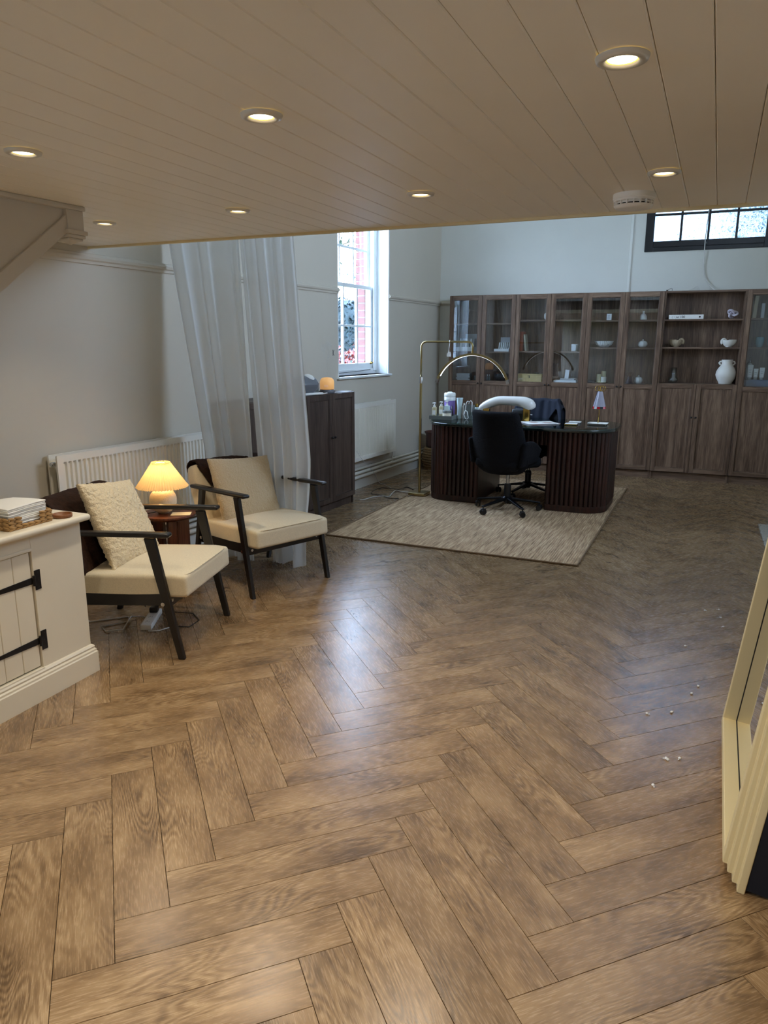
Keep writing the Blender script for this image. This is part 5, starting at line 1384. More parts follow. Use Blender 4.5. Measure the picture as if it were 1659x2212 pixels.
# conduit, cord and wires above the bookcases
m = MB(); m.box(-.418, -.392, BWY - .016, BWY - .0005, 2.031, HALL_Z - .001); one('cable_conduit', 'white vertical cable trunking on the back wall above the bookcases', 'conduit', BK.copy(), m, M['white_gloss'], bevel=.002)
m = MB(); y = BWY - .012
m.tube([(.350, y - .012, 3.40), (.356, y - .012, 2.9), (.345, y - .018, 2.57), (.347, y - .010, 2.46), (.352, y, 2.30), (.368, y, 2.20), (.395, y - .004, 2.14), (.435, y - .012, 2.09), (.48, y - .03, 2.045), (.50, y - .06, 2.038)], .005, 8)
m.tube([(.347, y - .008, 2.44), (.350, y, 2.34), (.362, y, 2.25), (.378, y, 2.19), (.392, y - .004, 2.155)], .0035, 6)
one('window_cord', 'white pull cord hanging from the high window to the bookcase top', 'cord', BK.copy(), m, M['white_cable'], smooth=True)
m = MB(); m.tube([(.22, .15, 2.034), (.27, .18, 2.06), (.315, .2, 2.085), (.33, .2, 2.06), (.35, .2, 2.036), (.44, .18, 2.036)], .0022, 6); one('loose_wire', 'loose pale wire lying on top of the open bookcase', 'wire', BK.copy(), m, M['white_cable'], smooth=True)
m = MB(); m.tube([(.02, .1, 2.034), (.03, .1, 2.050), (.055, .1, 2.062), (.065, .1, 2.058), (.066, .1, 2.036)], .0018, 6); m.lathe([(.0005, 0), (.008, .004), (.008, .012), (.0005, .016)], 10, T(.015, .08, 2.031)); one('loose_wire', 'short dark wire on the left end of the open bookcase top', 'wire', BK.copy(), m, M['black_cable'], smooth=True)

# ================================================================== JUTE RUG
RG = fr(-2.975, 4.65, 0, 3.75)
RWD, RLN = 1.93, 3.0
t = thing('jute_rug', 'large ribbed jute rug under the fluted desk', 'rug', RG)
m = MB(); nr = 118; mt = []
def rugf(u, v):
    x = u * RWD; k = u * nr; wob = .0035 * noise.noise(Vector((v * 26, math.floor(k) * 3.1, 0)))
    z = .0085 + .0022 * math.cos(2 * PI * k) + .0012 * noise.noise(Vector((x * 70, v * 160, 1)))
    return (x + wob, v * RLN, z)
m.grid(rugf, nr * 6, 170); m.box(0, RWD, 0, RLN, .0005, .006); m.build('weave', M['jute'], t, smooth=True)
for nm, pts in (('edge_binding', [(0, 0), (RWD, 0), (RWD, RLN), (0, RLN), (0, 0)]),):
    m = MB(); n_ = 300; path = []
    for a, b in zip(pts, pts[1:]):
        L = math.hypot(b[0] - a[0], b[1] - a[1]); k = int(L / .03)
        for i in range(k):
            q_ = i / k; path.append((a[0] + (b[0] - a[0]) * q_ + .002 * noise.noise(Vector((i * .7, a[0], 0))), a[1] + (b[1] - a[1]) * q_ + .002 * noise.noise(Vector((i * .7, a[1], 5))), .0075))
    path.append(path[0]); m.tube(path, .0068, 8, cap=False); m.build(nm, M['jute_edge'], t, smooth=True)
RZ0 = .0118

t = thing('small_rug', 'corner of a pale grey shaggy rug at the right picture edge', 'rug', fr(.008, 6.655, 0, -90 + 5))
m = MB(); m.grid(lambda u, v: (u * .9, v * .31, .016 + .006 * noise.noise(Vector((u * 60, v * 24, 2)))), 120, 50, thick=.012); m.build('pile', M['grey_rug'], t, smooth=True)

# ================================================================== DESK
def rrect(hx, hy, r, n=10):
    p = []
    for cx, cy, a0 in ((hx - r, hy - r, 0), (-hx + r, hy - r, 90), (-hx + r, -hy + r, 180), (hx - r, -hy + r, 270)):
        for k in range(n + 1):
            a = R(a0 + 90 * k / n); p.append((cx + r * math.cos(a), cy + r * math.sin(a)))
    return p
D0 = T(0, 0, RZ0)
t = thing('desk', 'dark reddish fluted double-pedestal desk with rounded ends and dark green top', 'desk', DK @ D0)
TOPD = .738
m = MB(); m.prism(rrect(.875, .43, .30, 14), TOPD - .028, TOPD); m.build('desk_top', M['marble'], t, bevel=.008, seg=3)
m = MB(); m.prism(rrect(.868, .424, .295, 14), TOPD + .0006, TOPD + .007); m.build('glass_top', M['desk_glass'], t)
def pedestal(s):
    """outline of one pedestal: outer corners rounded, inner side flat; s = -1 left, 1 right"""
    hx0, hx1, hy, r = .315, .845, .40, .22
    p = [(hx0, -hy)]
    for a0, cx, cy in ((270, hx1 - r, -hy + r), (0, hx1 - r, hy - r)):
        for k in range(13): a = R(a0 + 90 * k / 12); p.append((cx + r * math.cos(a), cy + r * math.sin(a)))
    p.append((hx0, hy))
    return p if s > 0 else [(-x, y) for x, y in p][::-1]
for s_ in (-1, 1):
    pd = bpy.data.objects.new('pedestal', None); C.objects.link(pd); pd.parent = t
    o = pedestal(s_)
    m = MB(); m.prism(inset(o, .018), .05, TOPD - .029); m.build('pedestal_core', M['mahogany'], pd)
    m = MB(); m.prism([(x, y) for x, y in inset(o, .004)][:], 0, .055); m.build('plinth', M['mahogany'], pd, bevel=.003)
    # half-round flutes along the outline
    m = MB(); pts = o if s_ > 0 else o[::-1]
    seg = [(Vector(pts[i] + (0,)), Vector(pts[i + 1] + (0,))) for i in range(len(pts) - 1)]
    Ls = [(b - a).length for a, b in seg]; tot = sum(Ls); nf = int(tot / .042); 
    for k in range(nf):
        d = (k + .5) * tot / nf; i = 0
        while d > Ls[i] and i < len(Ls) - 1: d -= Ls[i]; i += 1
        a, b = seg[i]; c = a + (b - a) * (d / Ls[i]); tg = (b - a).normalized(); nn = Vector((tg.y, -tg.x, 0)) * (1 if s_ > 0 else -1)
        if nn.dot(c - Vector((s_ * .5, 0, 0))) < 0: nn = -nn
        pr = [c + tg * (-.020) - nn * .022, c + tg * (-.020) - nn * .014, c + tg * (-.0155) - nn * .006, c + tg * (-.008) - nn * .0015, c, c + tg * .008 - nn * .0015, c + tg * .0155 - nn * .006, c + tg * .020 - nn * .014, c + tg * .020 - nn * .022]
        poly = [(q_.x, q_.y) for q_ in pr]
        m.prism(poly, .055, TOPD - .029)
    m.build('fluting', M['mahogany'], pd, kind='stuff', auto=60)
    m = MB(); m.box(s_ * .315 if s_ > 0 else s_ * .333, s_ * .333 if s_ > 0 else s_ * .315, -.385, .385, .01, TOPD - .029); m.build('inner_side', M['mahogany'], pd)
m = MB(); m.box(-.315, .315, -.335, -.318, TOPD - .16, TOPD - .029)
for k in range(15): m.cyl(.019, TOPD - .16, TOPD - .029, 10, T(-.294 + k * .042, -.334, 0))
m.build('apron', M['mahogany'], t, kind='stuff', auto=50)
DT = DK @ T(0, 0, RZ0 + TOPD + .0072)
def dk(x, y, deg=0):
    """world x, y on the desk top"""
    return T(x, y, (DT @ Vector((0, 0, 0))).z + .0003) @ RZ(deg)

# --- things on the desk, from the left
t = thing('tray', 'shallow grey tray holding dispensers at the left end of the desk', 'tray', dk(-2.825, 6.56, 5))
m = MB(); m.box(-.115, .115, -.10, .10, 0, .006)
for a in ((-.115, .115, -.10, -.094), (-.115, .115, .094, .10), (-.115, -.109, -.094, .094), (.109, .115, -.094, .094)): m.box(*a, .006, .036)
m.build('tray_body', M['slate'], t)
ZT = .0065
def dispenser(label, x, y, w, h, liq, sc=1):
    t = thing('pump_dispenser', label, 'dispenser', dk(x, y, 8) @ T(0, 0, ZT), 'pump dispensers on the tray')
    m = MB(); m.rbox(w, w * .8, h / 2, .008, 3, 2, T(0, 0, h / 2)); m.build('bottle', M['liquid'] if liq else M['pale_blue'], t, smooth=True)
    m = MB(); m.cyl(.011, h, h + .018, 14); m.cyl(.004, h + .018, h + .036, 8); m.box(-.012, .012, -.034, .008, h + .034, h + .043); m.build('pump', M['white_gloss'], t, auto=40)
    m = MB(); m.box(-w * .7, w * .7, -w * .8 - .0008, -w * .8 - .0002, h * .3, h * .7); m.build('label', M['paper'], t)
dispenser('leftmost pale yellow pump dispenser on the desk tray', -2.915, 6.54, .021, .105, True)
dispenser('second pump dispenser on the desk tray, beige liquid', -2.868, 6.60, .021, .112, True)
dispenser('tallest white pump dispenser at the back of the desk tray', -2.815, 6.615, .026, .118, False)
t = thing('cream_jar', 'frosted grey-lidded cream jar at the front of the desk tray', 'jar', dk(-2.775, 6.525) @ T(0, 0, ZT))
m = MB(); m.lathe([(.001, 0), (.040, 0), (.043, .004), (.043, .052), (.040, .056)], 30); m.build('jar', M['ceramic_rough'], t, auto=45)
m = MB(); m.lathe([(.044, .057), (.044, .078), (.042, .081), (.001, .081)], 30); m.build('lid', M['slate'], t, auto=40)
t = thing('wipes_canister', 'lilac canister with broad white lid behind the dispensers', 'canister', dk(-2.83, 6.72))
m = MB(); m.lathe([(.001, 0), (.052, 0), (.053, .004), (.053, .165)], 36); m.build('canister', M['lilac'], t, auto=45)
m = MB(); m.lathe([(.055, .166), (.057, .170), (.057, .196), (.054, .200), (.054, .203), (.057, .206), (.057, .232), (.050, .242), (.03, .244), (.018, .252), (.001, .253)], 36); m.build('lid', M['white_gloss'], t, auto=45)
t = thing('tall_cup', 'tall flared white plastic cup beside the lilac canister', 'cup', dk(-2.70, 6.66))
m = MB(); m.lathe([(.001, 0), (.022, 0), (.022, .10), (.032, .200), (.029, .200), (.019, .10), (.001, .01)], 26); m.build('cup', M['pale_blue'], t, auto=50)
m = MB(); m.box(-.012, .012, -.012, .012, .04, .19); m.build('filling', M['white_plastic'], t)
m = MB(); m.tube([(0, 0, 0), (-.022, .0, .125)], .006, 8); o = m.build('black_pen', M['black_plastic'], smooth=True); tag(o, 'dark pen leaning against the cream jar on the desk', 'pen', None, dk(-2.718, 6.552) @ T(0, 0, .004))
t = thing('slim_bottle', 'slim white bottle between the tall cup and the grey box', 'bottle', dk(-2.655, 6.665))
m = MB(); m.lathe([(.001, 0), (.015, 0), (.015, .12), (.008, .135), (.008, .15), (.001, .152)], 18); m.build('bottle', M['white_plastic'], t, auto=45)
t = thing('organiser_box', 'grey upright organiser box with two white cables on the desk', 'box', dk(-2.595, 6.655, 4))
m = MB(); m.box(-.045, -.041, -.035, .035, 0, .135); m.box(.041, .045, -.035, .035, 0, .135); m.box(-.041, .041, -.035, -.031, 0, .135); m.box(-.041, .041, .031, .035, 0, .135); m.box(-.041, .041, -.031, .031, 0, .004); m.build('box', M['slate'], t)
m = MB(); m.tube([(-.03, -.040, .045), (-.026, -.042, .10), (-.022, -.036, .15), (-.012, -.030, .175), (.0, -.026, .172), (.008, -.02, .14)], .004, 8); m.build('cable', M['white_cable'], t, smooth=True)
m = MB(); m.tube([(-.012, -.02, .13), (.006, -.026, .165), (.022, -.030, .180), (.036, -.034, .168), (.038, -.040, .12), (.036, -.042, .04)], .004, 8); m.build('cable', M['white_cable'], t, smooth=True)
t = thing('looped_frame', 'white looped plastic frame leaning on the grey organiser box', 'frame', dk(-2.60, 6.602, 4))
m = MB(); m.tube([(-.022, 0, .075), (-.026, -.004, .045), (-.010, -.012, .010), (.008, -.016, .004), (.020, -.012, .020), (.010, -.006, .050), (.004, 0, .075), (-.010, 0, .085), (-.022, 0, .075)], .0035, 8, cap=False); m.build('loop', M['white_plastic'], t, smooth=True)
t = thing('gold_cap_bottle', 'pale bottle with gold cap behind the organiser box', 'bottle', dk(-2.545, 6.72))
m = MB(); m.lathe([(.001, 0), (.026, 0), (.027, .004), (.027, .100), (.012, .115)], 26); m.build('bottle', M['pale_blue'], t, auto=45)
m = MB(); m.cyl(.016, .116, .146, 20); m.build('cap', M['gold'], t, auto=40)
t = thing('swab_pot', 'small lilac pot of cotton swabs on the desk', 'pot', dk(-2.49, 6.71))
m = MB(); m.lathe([(.001, 0), (.020, 0), (.024, .07), (.022, .07), (.018, .006), (.001, .006)], 22); m.build('pot', M['lilac'], t, auto=50)
for k in range(5):
    a = k * 1.26; m = MB(); m.tube([(0, 0, .01), (.03 * math.cos(a), .03 * math.sin(a), .105)], .0018, 6); m.build('swab', M['paper'], t, smooth=True)
t = thing('clear_tumbler', 'small clear tumbler at the front edge of the desk', 'tumbler', dk(-2.545, 6.575))
m = MB(); m.lathe([(.001, 0), (.020, 0), (.024, .075), (.022, .075), (.018, .005), (.001, .005)], 22); m.build('cup', M['clear'], t, auto=50)
def cloth(v): return Vector((v.x, v.y, v.z * (1 + .6 * noise.noise(v * 30)) + .004))
m = MB(); m.rbox(.045, .04, .012, .008, 3, 6, T(0, 0, .014), fn=lambda v: Vector((v.x, v.y, v.z + .007 * noise.noise(v * 40) if v.z > 0.014 else v.z)))
o = m.build('crumpled_cloth', M['paper'], smooth=True); tag(o, 'crumpled white tissue on the desk left of the near chair', 'tissue', None, dk(-2.46, 6.60))

t = thing('hand_rest', 'pearly white curved padded hand rest on gold stand', 'hand rest', dk(-2.21, 6.66, 3.7))
P_ = [(-.275, .004, .098), (-.262, .0, .112), (-.225, 0, .135), (-.165, 0, .165), (-.09, 0, .188), (0, 0, .192), (.09, 0, .190), (.16, 0, .180), (.205, 0, .160), (.232, 0, .135), (.240, 0, .122)]
rad = [.010, .028, .038, .042, .042, .042, .045, .053, .056, .044, .014]
m = MB()
def smooth_path(P, Rr, k=6):
    out = []; ro = []
    for i in range(len(P) - 1):
        p0, p1, p2, p3 = [Vector(P[max(0, min(len(P) - 1, j))]) for j in (i - 1, i, i + 1, i + 2)]
        for q_ in range(k):
            t_ = q_ / k; out.append(.5 * ((2 * p1) + (p2 - p0) * t_ + (2 * p0 - 5 * p1 + 4 * p2 - p3) * t_ ** 2 + (3 * p1 - p0 - 3 * p2 + p3) * t_ ** 3)); ro.append(Rr[i] * (1 - t_) + Rr[i + 1] * t_)
    out.append(Vector(P[-1])); ro.append(Rr[-1]); return out, ro
pp, rr_ = smooth_path(P_, rad); m.tube(pp, rr_, 24); m.build('pad', M['vinyl'], t, smooth=True)
for x, h in ((-.205, .115), (.185, .13)):
    m = MB(); m.rbox(.030, .030, h / 2, .006, 2, 2, T(x, 0, h / 2)); m.build('stand_post', M['gold'], t, smooth=True)
m = MB(); m.rbox(.235, .035, .004, .003, 2, 3, T(-.01, 0, .0045)); m.build('stand_base', M['gold'], t, smooth=True)
t = thing('nail_lamp', 'small dark nail lamp under the hand rest arch', 'lamp', dk(-2.13, 6.78, 0))
m = MB(); m.rbox(.065, .05, .055, .02, 3, 3, T(0, 0, .0555)); m.build('casing', M['grey_plastic_dark'], t, smooth=True)
m = MB(); m.box(-.045, .045, -.0515, -.0505, .012, .07); m.build('opening', M['black_plastic'], t)
for k, (dx, dy, dg, lb, mm) in enumerate(((0, 0, 10, 'lowest', 'paper_grey'), (.006, .008, 16, 'middle', 'blush'), (-.004, .004, 7, 'topmost', 'paper'))):
    m = MB(); m.box(-.105, .105, -.145, .145, 0, .0028)
    o = m.build('magazine', M[mm]); tag(o, lb + ' open magazine of the pile beside the near office chair', 'magazine', 'magazines on the desk', dk(-1.875 + dx, 6.60 + dy, dg - 60) @ T(0, 0, k * .0031))
m = MB(); m.box(-.05, .02, -.09, -.02, 0, .0004); m.box(.0, .07, .02, .1, 0, .0004); o = m.build('printed_sheet', M['blush']); tag(o, 'small blush coloured sheet pieces on the magazine pile', 'sheet', None, dk(-1.875, 6.60, -52) @ T(0, 0, .0096))
o['kind'] = 'stuff'
for lb, x, y, mm in (('gold-edged white coaster at the front of the desk', -1.59, 6.62, 'gold'), ('white coaster behind the gold-edged one on the desk', -1.60, 6.80, 'paper_grey')):
    t = thing('coaster', lb, 'coaster', dk(x, y, 6), 'coasters on the desk')
    m = MB(); m.rbox(.055, .050, .0055, .004, 2, 2, T(0, 0, .006)); m.build('slab', M[mm], t, smooth=True)
    m = MB(); m.rbox(.053, .048, .0008, .0007, 2, 2, T(0, 0, .0126)); m.build('face', M['ceramic'], t, smooth=True)
t = thing('swatch_stand', 'gold stand with rings and clear nail swatches over a white dish', 'stand', dk(-1.385, 6.77, 0))
m = MB(); m.tube([(0, 0, .012), (.004, 0, .10), (.0, 0, .335)], .0035, 10); m.build('stem', M['gold'], t, smooth=True)
for k, x in enumerate((-.020, .006, .024)):
    m = MB(); m.tube([(x + .024 * math.cos(a * .2618), (k - 1) * .004, .325 + .024 * math.sin(a * .2618)) for a in range(25)], .0026, 6, cap=False); m.build('ring', M['gold'], t, smooth=True)
for k in range(13):
    a = k / 13 * 2 * PI; c_, s__ = math.cos(a), math.sin(a)
    m = MB(); q_ = RZ(math.degrees(a)); m.add([(.020, -.006, .300), (.022, .006, .300), (.056, .013, .165), (.054, -.013, .165), (.018, -.006, .300), (.020, .006, .300), (.054, .013, .163), (.052, -.013, .163)], [(0, 1, 2, 3), (7, 6, 5, 4), (0, 4, 5, 1), (2, 6, 7, 3)], q_)
    m.build('swatch', M['clear_lilac'] if 'clear_lilac' in M else M.setdefault('clear_lilac', mat('clear_lilac', rgb(160, 158, 172), .2)), t)
    m = MB(); m.add([(.0562, .0135, .166), (.0542, -.0135, .166), (.058, -.013, .146), (.060, .013, .146), (.050, .0125, .166), (.050, -.0125, .166), (.054, -.012, .146), (.056, .012, .146)], [(0, 1, 2, 3), (7, 6, 5, 4), (3, 2, 6, 7)], q_)
    m.build('swatch_tip', M[('red_chip', 'ink', 'pink_chip', 'red_chip', 'paper_grey')[k % 5]], t)
t = thing('trinket_dish', 'square white dish under the gold swatch stand', 'dish', dk(-1.385, 6.77, 3.7))
m = MB(); m.box(-.075, .075, -.06, .06, 0, .004); m.build('dish_base', M['ceramic'], t, bevel=.001)
m = MB()
for a in ((0, 1), (1, 0), (0, -1), (-1, 0)):
    pass
o_, i_ = rrect(.088, .072, .015, 4), rrect(.076, .060, .012, 4); n = len(o_)
m.add([(x, y, .016) for x, y in o_] + [(x, y, .004) for x, y in i_] + [(x, y, .013) for x, y in o_] + [(x * .99, y * .99, .0) for x, y in i_], [(i, (i + 1) % n, n + (i + 1) % n, n + i) for i in range(n)] + [(2 * n + i, 3 * n + i, 3 * n + (i + 1) % n, 2 * n + (i + 1) % n) for i in range(n)] + [(i, 2 * n + i, 2 * n + (i + 1) % n, (i + 1) % n) for i in range(n)])
m.build('dish_rim', M['ceramic'], t)

# ================================================================== OFFICE CHAIRS
def office_chair(Mx, label, star, seat_z, drop_arm=True):
    """local +y is the direction the sitter faces; back at negative y"""
    t = thing('office_chair', label, 'chair', Mx, 'office chairs at the desk')
    bm = M['black_boucle']
    def bf(v):
        k = (v.z + .278) / .556       # 0 bottom .. 1 top
        w = 1.0 - .19 * max(0, k - .35) / .65 - .30 * (max(0, .25 - k) / .25) ** 2
        y = v.y - .055 * k * k + .10 * (v.x / .26) ** 2 * (1 - .45 * k) + .05 * max(0, .2 - k)
        return Vector((v.x * w, y, v.z))
    m = MB(); m.rbox(.262, .034, .278, .033, 4, 10, T(0, -.235, seat_z + .162) @ RX(4), fn=bf); m.v = [(x * 1.05, y, z) for x, y, z in m.v]; m.build('backrest', bm, t, smooth=True)
    m = MB(); pts = []
    for k in range(21):
        x = -.245 + .49 * k / 20; v = bf(Vector((x, -.034, .02))); pts.append((T(0, -.235, seat_z + .185) @ RX(4)) @ (v + Vector((0, -.001, 0))))
    m.tube(pts, .002, 6); m.build('back_seam', bm, t, smooth=True)
    def sf(v): return Vector((v.x, v.y, v.z + .020 * (v.x / .25) ** 2 - .018 * max(0, v.y / .24) ** 2))
    m = MB(); m.rbox(.215, .235, .050, .045, 4, 8, T(0, .0, seat_z - .035), fn=sf); m.build('seat', bm, t, smooth=True)
    for s in (-1, 1):
        def af(v):
            k = (v.y + .20) / .40; z = v.z
            top = .09 * (1 - k) + .07 * math.sin(min(1, k * 1.15) * PI)
            z = v.z * (1 - .35 * k) + .55 * top * (1 if v.z > 0 else .3)
            return Vector((v.x + s * .022 * (v.z + .1) / .1 - s * .05 * k * k, v.y, z))
        m = MB(); m.rbox(.024, .175, .095, .023, 4, 8, T(s * .236, -.045, seat_z + .035), fn=af); m.build('armrest', bm, t, smooth=True)
    m = MB(); m.box(-.09, .09, -.11, .08, seat_z - .095, seat_z - .068); m.tube([(.06, -.02, seat_z - .085), (.16, -.03, seat_z - .09), (.25, -.03, seat_z - .105)], .006, 8); m.build('mechanism', M['black_metal'], t, auto=40)
    m = MB(); m.cyl(.0145, .23, seat_z - .09, 18); m.build('gas_lift', M['chrome'], t, auto=40)
    m = MB(); m.lathe([(.026, .07), (.030, .09), (.030, .23), (.024, .245), (.001, .246)], 22); m.build('lift_sleeve', M['black_plastic'], t, auto=40)
    m = MB(); m.lathe([(.02, .085), (.048, .088), (.050, .115), (.034, .132)], 22); m.build('hub', M['black_metal'], t, auto=40)
    for k in range(5):
        a = R(star + 72 * k); c, s = math.cos(a), math.sin(a); q_ = T(0, 0, 0) @ Matrix.Rotation(a, 4, 'Z')
        m = MB(); m.add([(.03, -.020, .122), (.03, .020, .122), (.30, .013, .078), (.30, -.013, .078), (.03, -.020, .096), (.03, .020, .096), (.30, .013, .066), (.30, -.013, .066)],
                        [(0, 3, 2, 1), (4, 5, 6, 7), (0, 1, 5, 4), (1, 2, 6, 5), (2, 3, 7, 6), (3, 0, 4, 7)], q_)
        m.build('star_leg', M['black_metal'], t, bevel=.004)
        m = MB(); w = Matrix.Translation((c * .292, s * .292, 0)) @ Matrix.Rotation(a + k * 1.3, 4, 'Z')
        for sd in (-1, 1): m.lathe([(.001, 0), (.022, 0), (.0245, .004), (.0245, .016), (.022, .019), (.001, .019)], 18, w @ T(0, sd * .004 - (.019 if sd < 0 else 0), .0247) @ RX(-90))
        m.lathe([(.0055, .030), (.0055, .066)], 10, w); m.rbox(.020, .017, .012, .006, 2, 2, w @ T(-.003, 0, .042))
        m.build('castor', M['black_plastic'], t, auto=50)
    return t
c1 = office_chair(T(-2.01, 6.145, RZ0) @ RZ(-13), 'near charcoal boucle office chair with its back to the room', 257, .470)
c2 = office_chair(T(-2.06, 6.93, RZ0) @ RZ(176), 'far charcoal office chair behind the desk, draped with dark cloth', 82, .480)
def drape():
    Mx = T(-2.06, 6.93, RZ0) @ RZ(176); bt = T(0, -.235, .48 + .185) @ RX(4)
    def bf(x, y, z):
        k = (z + .255) / .51; w = 1.0 - .19 * max(0, k - .35) / .65
        return Vector((x * w, y - .055 * k * k + .10 * (x / .26) ** 2 * (1 - .45 * k), z))
    def fn(u, v):
        x = (-.30 + .60 * u)
        fold = .008 * math.sin(u * 23 + 1) + .006 * math.sin(u * 41)
        Lf = .23 - .16 * max(0, 1 - abs(u - .15) / .22); Lb = .30
        s = v * (Lf + .10 + Lb)
        over = max(0, abs(x) - .225)
        if s < Lf: p = bf(x, .040 + fold * .8 + .012, .245 - (Lf - s))
        elif s < Lf + .10:
            a = (s - Lf) / .10 * PI; p = bf(x, .0 + .050 * math.cos(a), .245 + .022 * math.sin(a) + .004 * math.sin(u * 17))
        else: p = bf(x, -.050 - fold, .245 - (s - Lf - .10))
        p.z -= over * 1.1
        return bt @ p
    m = MB(); m.grid(fn, 70, 50, thick=.004)
    o = m.build('draped_cloth', M['navy_cloth'], smooth=True); tag(o, 'dark navy cloth with small white lettering draped over the far office chair back', 'cloth', None, Mx)
    pm = MB()
    for k in range(8):
        if k == 4: continue
        x = .115 - k * .0085; pm.box(x, x + .006, .058, .074, .104 - .0006 * k, .110 - .0006 * k, bt)
    pm.build('lettering', M['paper'], o, kind='stuff')
    return o
drape()

# ================================================================== ARCH FLOOR LAMP
t = thing('floor_lamp', 'brass floor lamp with half-moon light bar beside the desk', 'lamp', T(-3.0, 6.40, 0) @ RZ(3))
bz = .013
m = MB(); m.box(-.085, .085, -.085, .085, bz, bz + .026); m.build('base', M['brass'], t, bevel=.003)
m = MB(); m.cyl(.0125, bz + .026, 1.12, 16); m.build('pole', M['brass'], t, auto=40)
m = MB(); m.cyl(.016, 1.10, 1.165, 16); m.build('collar', M['chrome'], t, auto=40)
m = MB(); pts = [(0, 0, 1.16), (0, 0, 1.44)] + [(.05 - .05 * math.cos(R(a)), 0, 1.44 + .05 * math.sin(R(a))) for a in range(15, 91, 15)] + [(.20, 0, 1.49), (.465, 0, 1.49)] + [(.465 + .045 * math.sin(R(a)), 0, 1.445 + .045 * math.cos(R(a))) for a in range(15, 91, 15)] + [(.51, 0, 1.385)]
m.tube(pts, .009, 12); m.build('arm', M['brass'], t, smooth=True)
arc = []
for k in range(41):
    a = R(18 + 144 * k / 40); arc.append((.51 - .365 * math.cos(a), 0, 1.015 + .365 * math.sin(a)))
m = MB(); n = len(arc)
def arcbar(r0, r1, hy, a0, a1, seg=44):
    mb = MB(); vs = []
    for k in range(seg + 1):
        a = R(a0 + (a1 - a0) * k / seg)
        for r, y in ((r1, -hy), (r1, hy), (r0, hy), (r0, -hy)): vs.append((.51 - r * math.cos(a), y, 1.015 + r * math.sin(a)))
    fs = [(k * 4 + j, k * 4 + (j + 1) % 4, k * 4 + 4 + (j + 1) % 4, k * 4 + 4 + j) for k in range(seg) for j in range(4)]
    return mb.add(vs, fs + [(0, 1, 2, 3)[::-1], tuple(seg * 4 + j for j in range(4))])
arcbar(.352, .372, .014, 20, 160).build('light_bar', M['brass'], t)
arcbar(.3500, .3518, .0115, 27, 153).build('led_strip', M['led'], t)
for a0, a1 in ((16, 22), (158, 164)): arcbar(.349, .375, .0155, a0, a1, 4).build('end_cap', M['chrome'], t)
m = MB(); m.tube([(.285, -.002, 1.505), (.285, -.012, 1.49), (.285, -.002, 1.478), (.285, .012, 1.49), (.285, -.002, 1.505)], .003, 6); m.tube([(.285, 0, 1.478), (.278, -.004, 1.42), (.283, -.006, 1.38)], .002, 6)
m.box(.262, .295, -.016, .010, 1.355, 1.385); m.box(.270, .292, -.012, .008, 1.388, 1.398)
m.build('phone_clip', M['white_plastic'], t)
m = MB(); m.tube([(-.02, -.086, bz + .01), (-.06, -.16, .012)], .003, 6); m.build('lead', M['black_cable'], t, smooth=True)

for nm, lb, pts, r, mm in (
    ('white_cable', 'white cable snaking over the floor from the cabinet to the floor lamp', [(-3.40, 5.91, .006), (-3.37, 5.95, .006), (-3.36, 6.08, .006), (-3.30, 6.17, .006), (-3.23, 6.19, .006), (-3.27, 6.33, .006), (-3.31, 6.50, .006), (-3.23, 6.46, .006), (-3.12, 6.46, .008), (-3.09, 6.44, .010)], .0045, 'white_cable'),
    ('black_cable', 'black lamp cable looping on the floor left of the jute rug', [(-3.10, 6.15, .004), (-3.22, 6.14, .004), (-3.33, 6.21, .004), (-3.46, 6.24, .004), (-3.52, 6.50, .004), (-3.45, 6.57, .004), (-3.29, 6.52, .014), (-3.30, 6.72, .004), (-3.17, 6.62, .004), (-3.10, 6.57, .006), (-3.09, 6.50, .010)], .0032, 'black_cable'),
    ('thin_cable', 'thin pale cable hanging over the heating pipes below the window', [(-3.585, 6.17, .431), (-3.59, 6.32, .311), (-3.60, 6.485, .21), (-3.605, 6.577, .14), (-3.62, 6.70, .03), (-3.60, 6.74, .004), (-3.53, 6.69, .004), (-3.36, 6.54, .004)], .0025, 'white_cable')):
    pp, rr_ = smooth_path(pts, [r] * len(pts), 5); m = MB(); m.tube(pp, rr_, 8); o = m.build(nm, M[mm], smooth=True); tag(o, lb, 'cable')

# leather bin and woven pouffe in the corner left of the desk
t = thing('leather_pot', 'dark brown round pot with rolled rim in the corner behind the lamp', 'pot', T(-3.50, 7.98, .262))
m = MB(); m.lathe([(.001, 0), (.135, 0), (.145, .01), (.150, .155), (.165, .172), (.166, .184), (.158, .186), (.142, .165), (.135, .02), (.001, .015)], 36); m.build('pot', M['terracotta'], t, auto=50)
t = thing('woven_pouffe', 'round woven straw pouffe on the floor under the dark pot', 'pouffe', T(-3.49, 7.98, 0))
for k in range(9):
    zc = .016 + k * .029; r = .155 + .035 * math.sin((k + .5) / 9 * PI)
    m = MB(); m.tube([(r * math.cos(a * PI / 24) * (1 + .012 * math.sin(a * 4.1 + k)), r * math.sin(a * PI / 24) * (1 + .012 * math.sin(a * 4.1 + k)), zc) for a in range(49)], .0158, 8, cap=False); m.build('coil', M['wicker_dark'], t, smooth=True)
m = MB(); m.cyl(.155, .005, .255, 28); m.build('core', M['wicker_dark'], t)

# ================================================================== LEANING MIRROR
e_ = Vector((-.0653, .998, 0)).normalized(); n_ = Vector((-e_.y, e_.x, 0)); tilt = .105
Zt = (Vector((0, 0, 1)) * math.cos(tilt) - n_ * math.sin(tilt)); Xt = (n_ * math.cos(tilt) + Vector((0, 0, 1)) * math.sin(tilt))
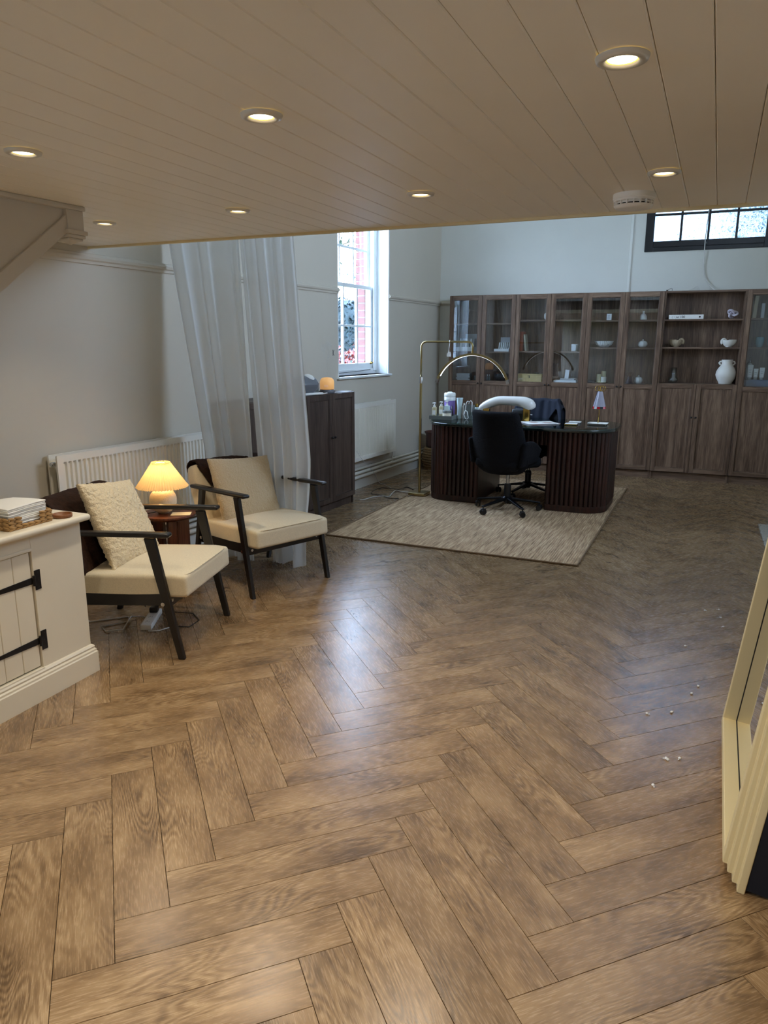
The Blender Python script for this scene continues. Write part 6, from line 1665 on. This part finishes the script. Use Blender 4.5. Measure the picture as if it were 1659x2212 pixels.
# near outer bottom edge of the frame touches the floor at (.06, 1.966); it lies .045 behind the front plane
O_ = Vector((.06, 1.966, 0)) + Xt * .045 - Vector((0, 0, 1)) * (Xt.z * .045)
MM = Matrix((( Xt.x, e_.x, Zt.x, O_.x), (Xt.y, e_.y, Zt.y, O_.y), (Xt.z, e_.z, Zt.z, O_.z + Xt.z * .045 * 0 + .0072), (0, 0, 0, 1)))
t = thing('leaning_mirror', 'tall mirror in stepped cream frame leaning at the right picture edge', 'mirror', MM)
FWD, ML, MH = .075, .955, 1.93
prof = [(0, 0), (.030, 0), (.030, -.015), (.045, -.015), (.045, -.030), (.060, -.030), (.060, -.045), (.075, -.045), (.075, -.066), (0, -.066)]  # (out from opening, depth)
def member(c0, c1, o0, o1):
    """c: inner corners (y,z); o: outward diagonal directions"""
    mb = MB(); n = len(prof); vs = []
    for (cy, cz), (oy, oz) in ((c0, o0), (c1, o1)):
        for w_, d_ in prof: vs.append((d_, cy + oy * w_, cz + oz * w_))
    mb.add(vs, [(i, (i + 1) % n, n + (i + 1) % n, n + i) for i in range(n)]); return mb
y0, y1, z0, z1 = FWD, ML - FWD, FWD, MH - FWD
cs = [(y0, z0), (y1, z0), (y1, z1), (y0, z1)]; os_ = [(-1, -1), (1, -1), (1, 1), (-1, 1)]
for k in range(4):
    member(cs[k], cs[(k + 1) % 4], os_[k], os_[(k + 1) % 4]).build('frame_member', M['frame_wood'], t, bevel=.003, seg=2)
m = MB(); m.box(-.052, -.0475, y0 - .004, y1 + .004, z0 - .004, z1 + .004); m.build('mirror_glass', M['mirror'], t)
for a_ in ((y0, y0 + .0022, z0, z1), (y1 - .0022, y1, z0, z1), (y0 + .0022, y1 - .0022, z0, z0 + .0022), (y0 + .0022, y1 - .0022, z1 - .0022, z1)):
    m = MB(); m.box(-.0474, -.0455, *a_); m.build('glass_gasket', M['gap'], t)
m = MB(); m.box(-.150, -.0665, .003, ML - .003, .012, 1.05); m.box(-.074, -.0665, .01, ML - .01, 1.05, MH - .01); m.build('back_and_shade_box', M['back_and_shade'], t)  # deep lower box added to darken the shadow behind the mirror; thin back above

# glass beads dropped on the floor
for k, (x, y) in enumerate(((-.209, 4.277), (-.226, 2.946), (-.151, 3.248), (-.193, 2.567), (-.200, 2.575), (-.156, 2.598), (-.217, 2.378), (-.313, 2.886), (-.251, 3.69), (-.17, 3.16), (-.12, 4.2), (-.14, 4.33), (-.10, 4.06))):
    m = MB(); m.lathe([(.001, 0), (.005, .002), (.006, .005), (.004, .008), (.0005, .009)], 7); m.lathe([(.001, 0), (.003, .0015), (.003, .004), (.0005, .006)], 6, T(.009, .003, 0))
    o = m.build('crystal_bead', M['bead']); tag(o, 'tiny glittering bead scattered on the floor left of the mirror', 'bead', 'beads scattered on the floor', T(x, y, .0001) @ RZ(k * 47))
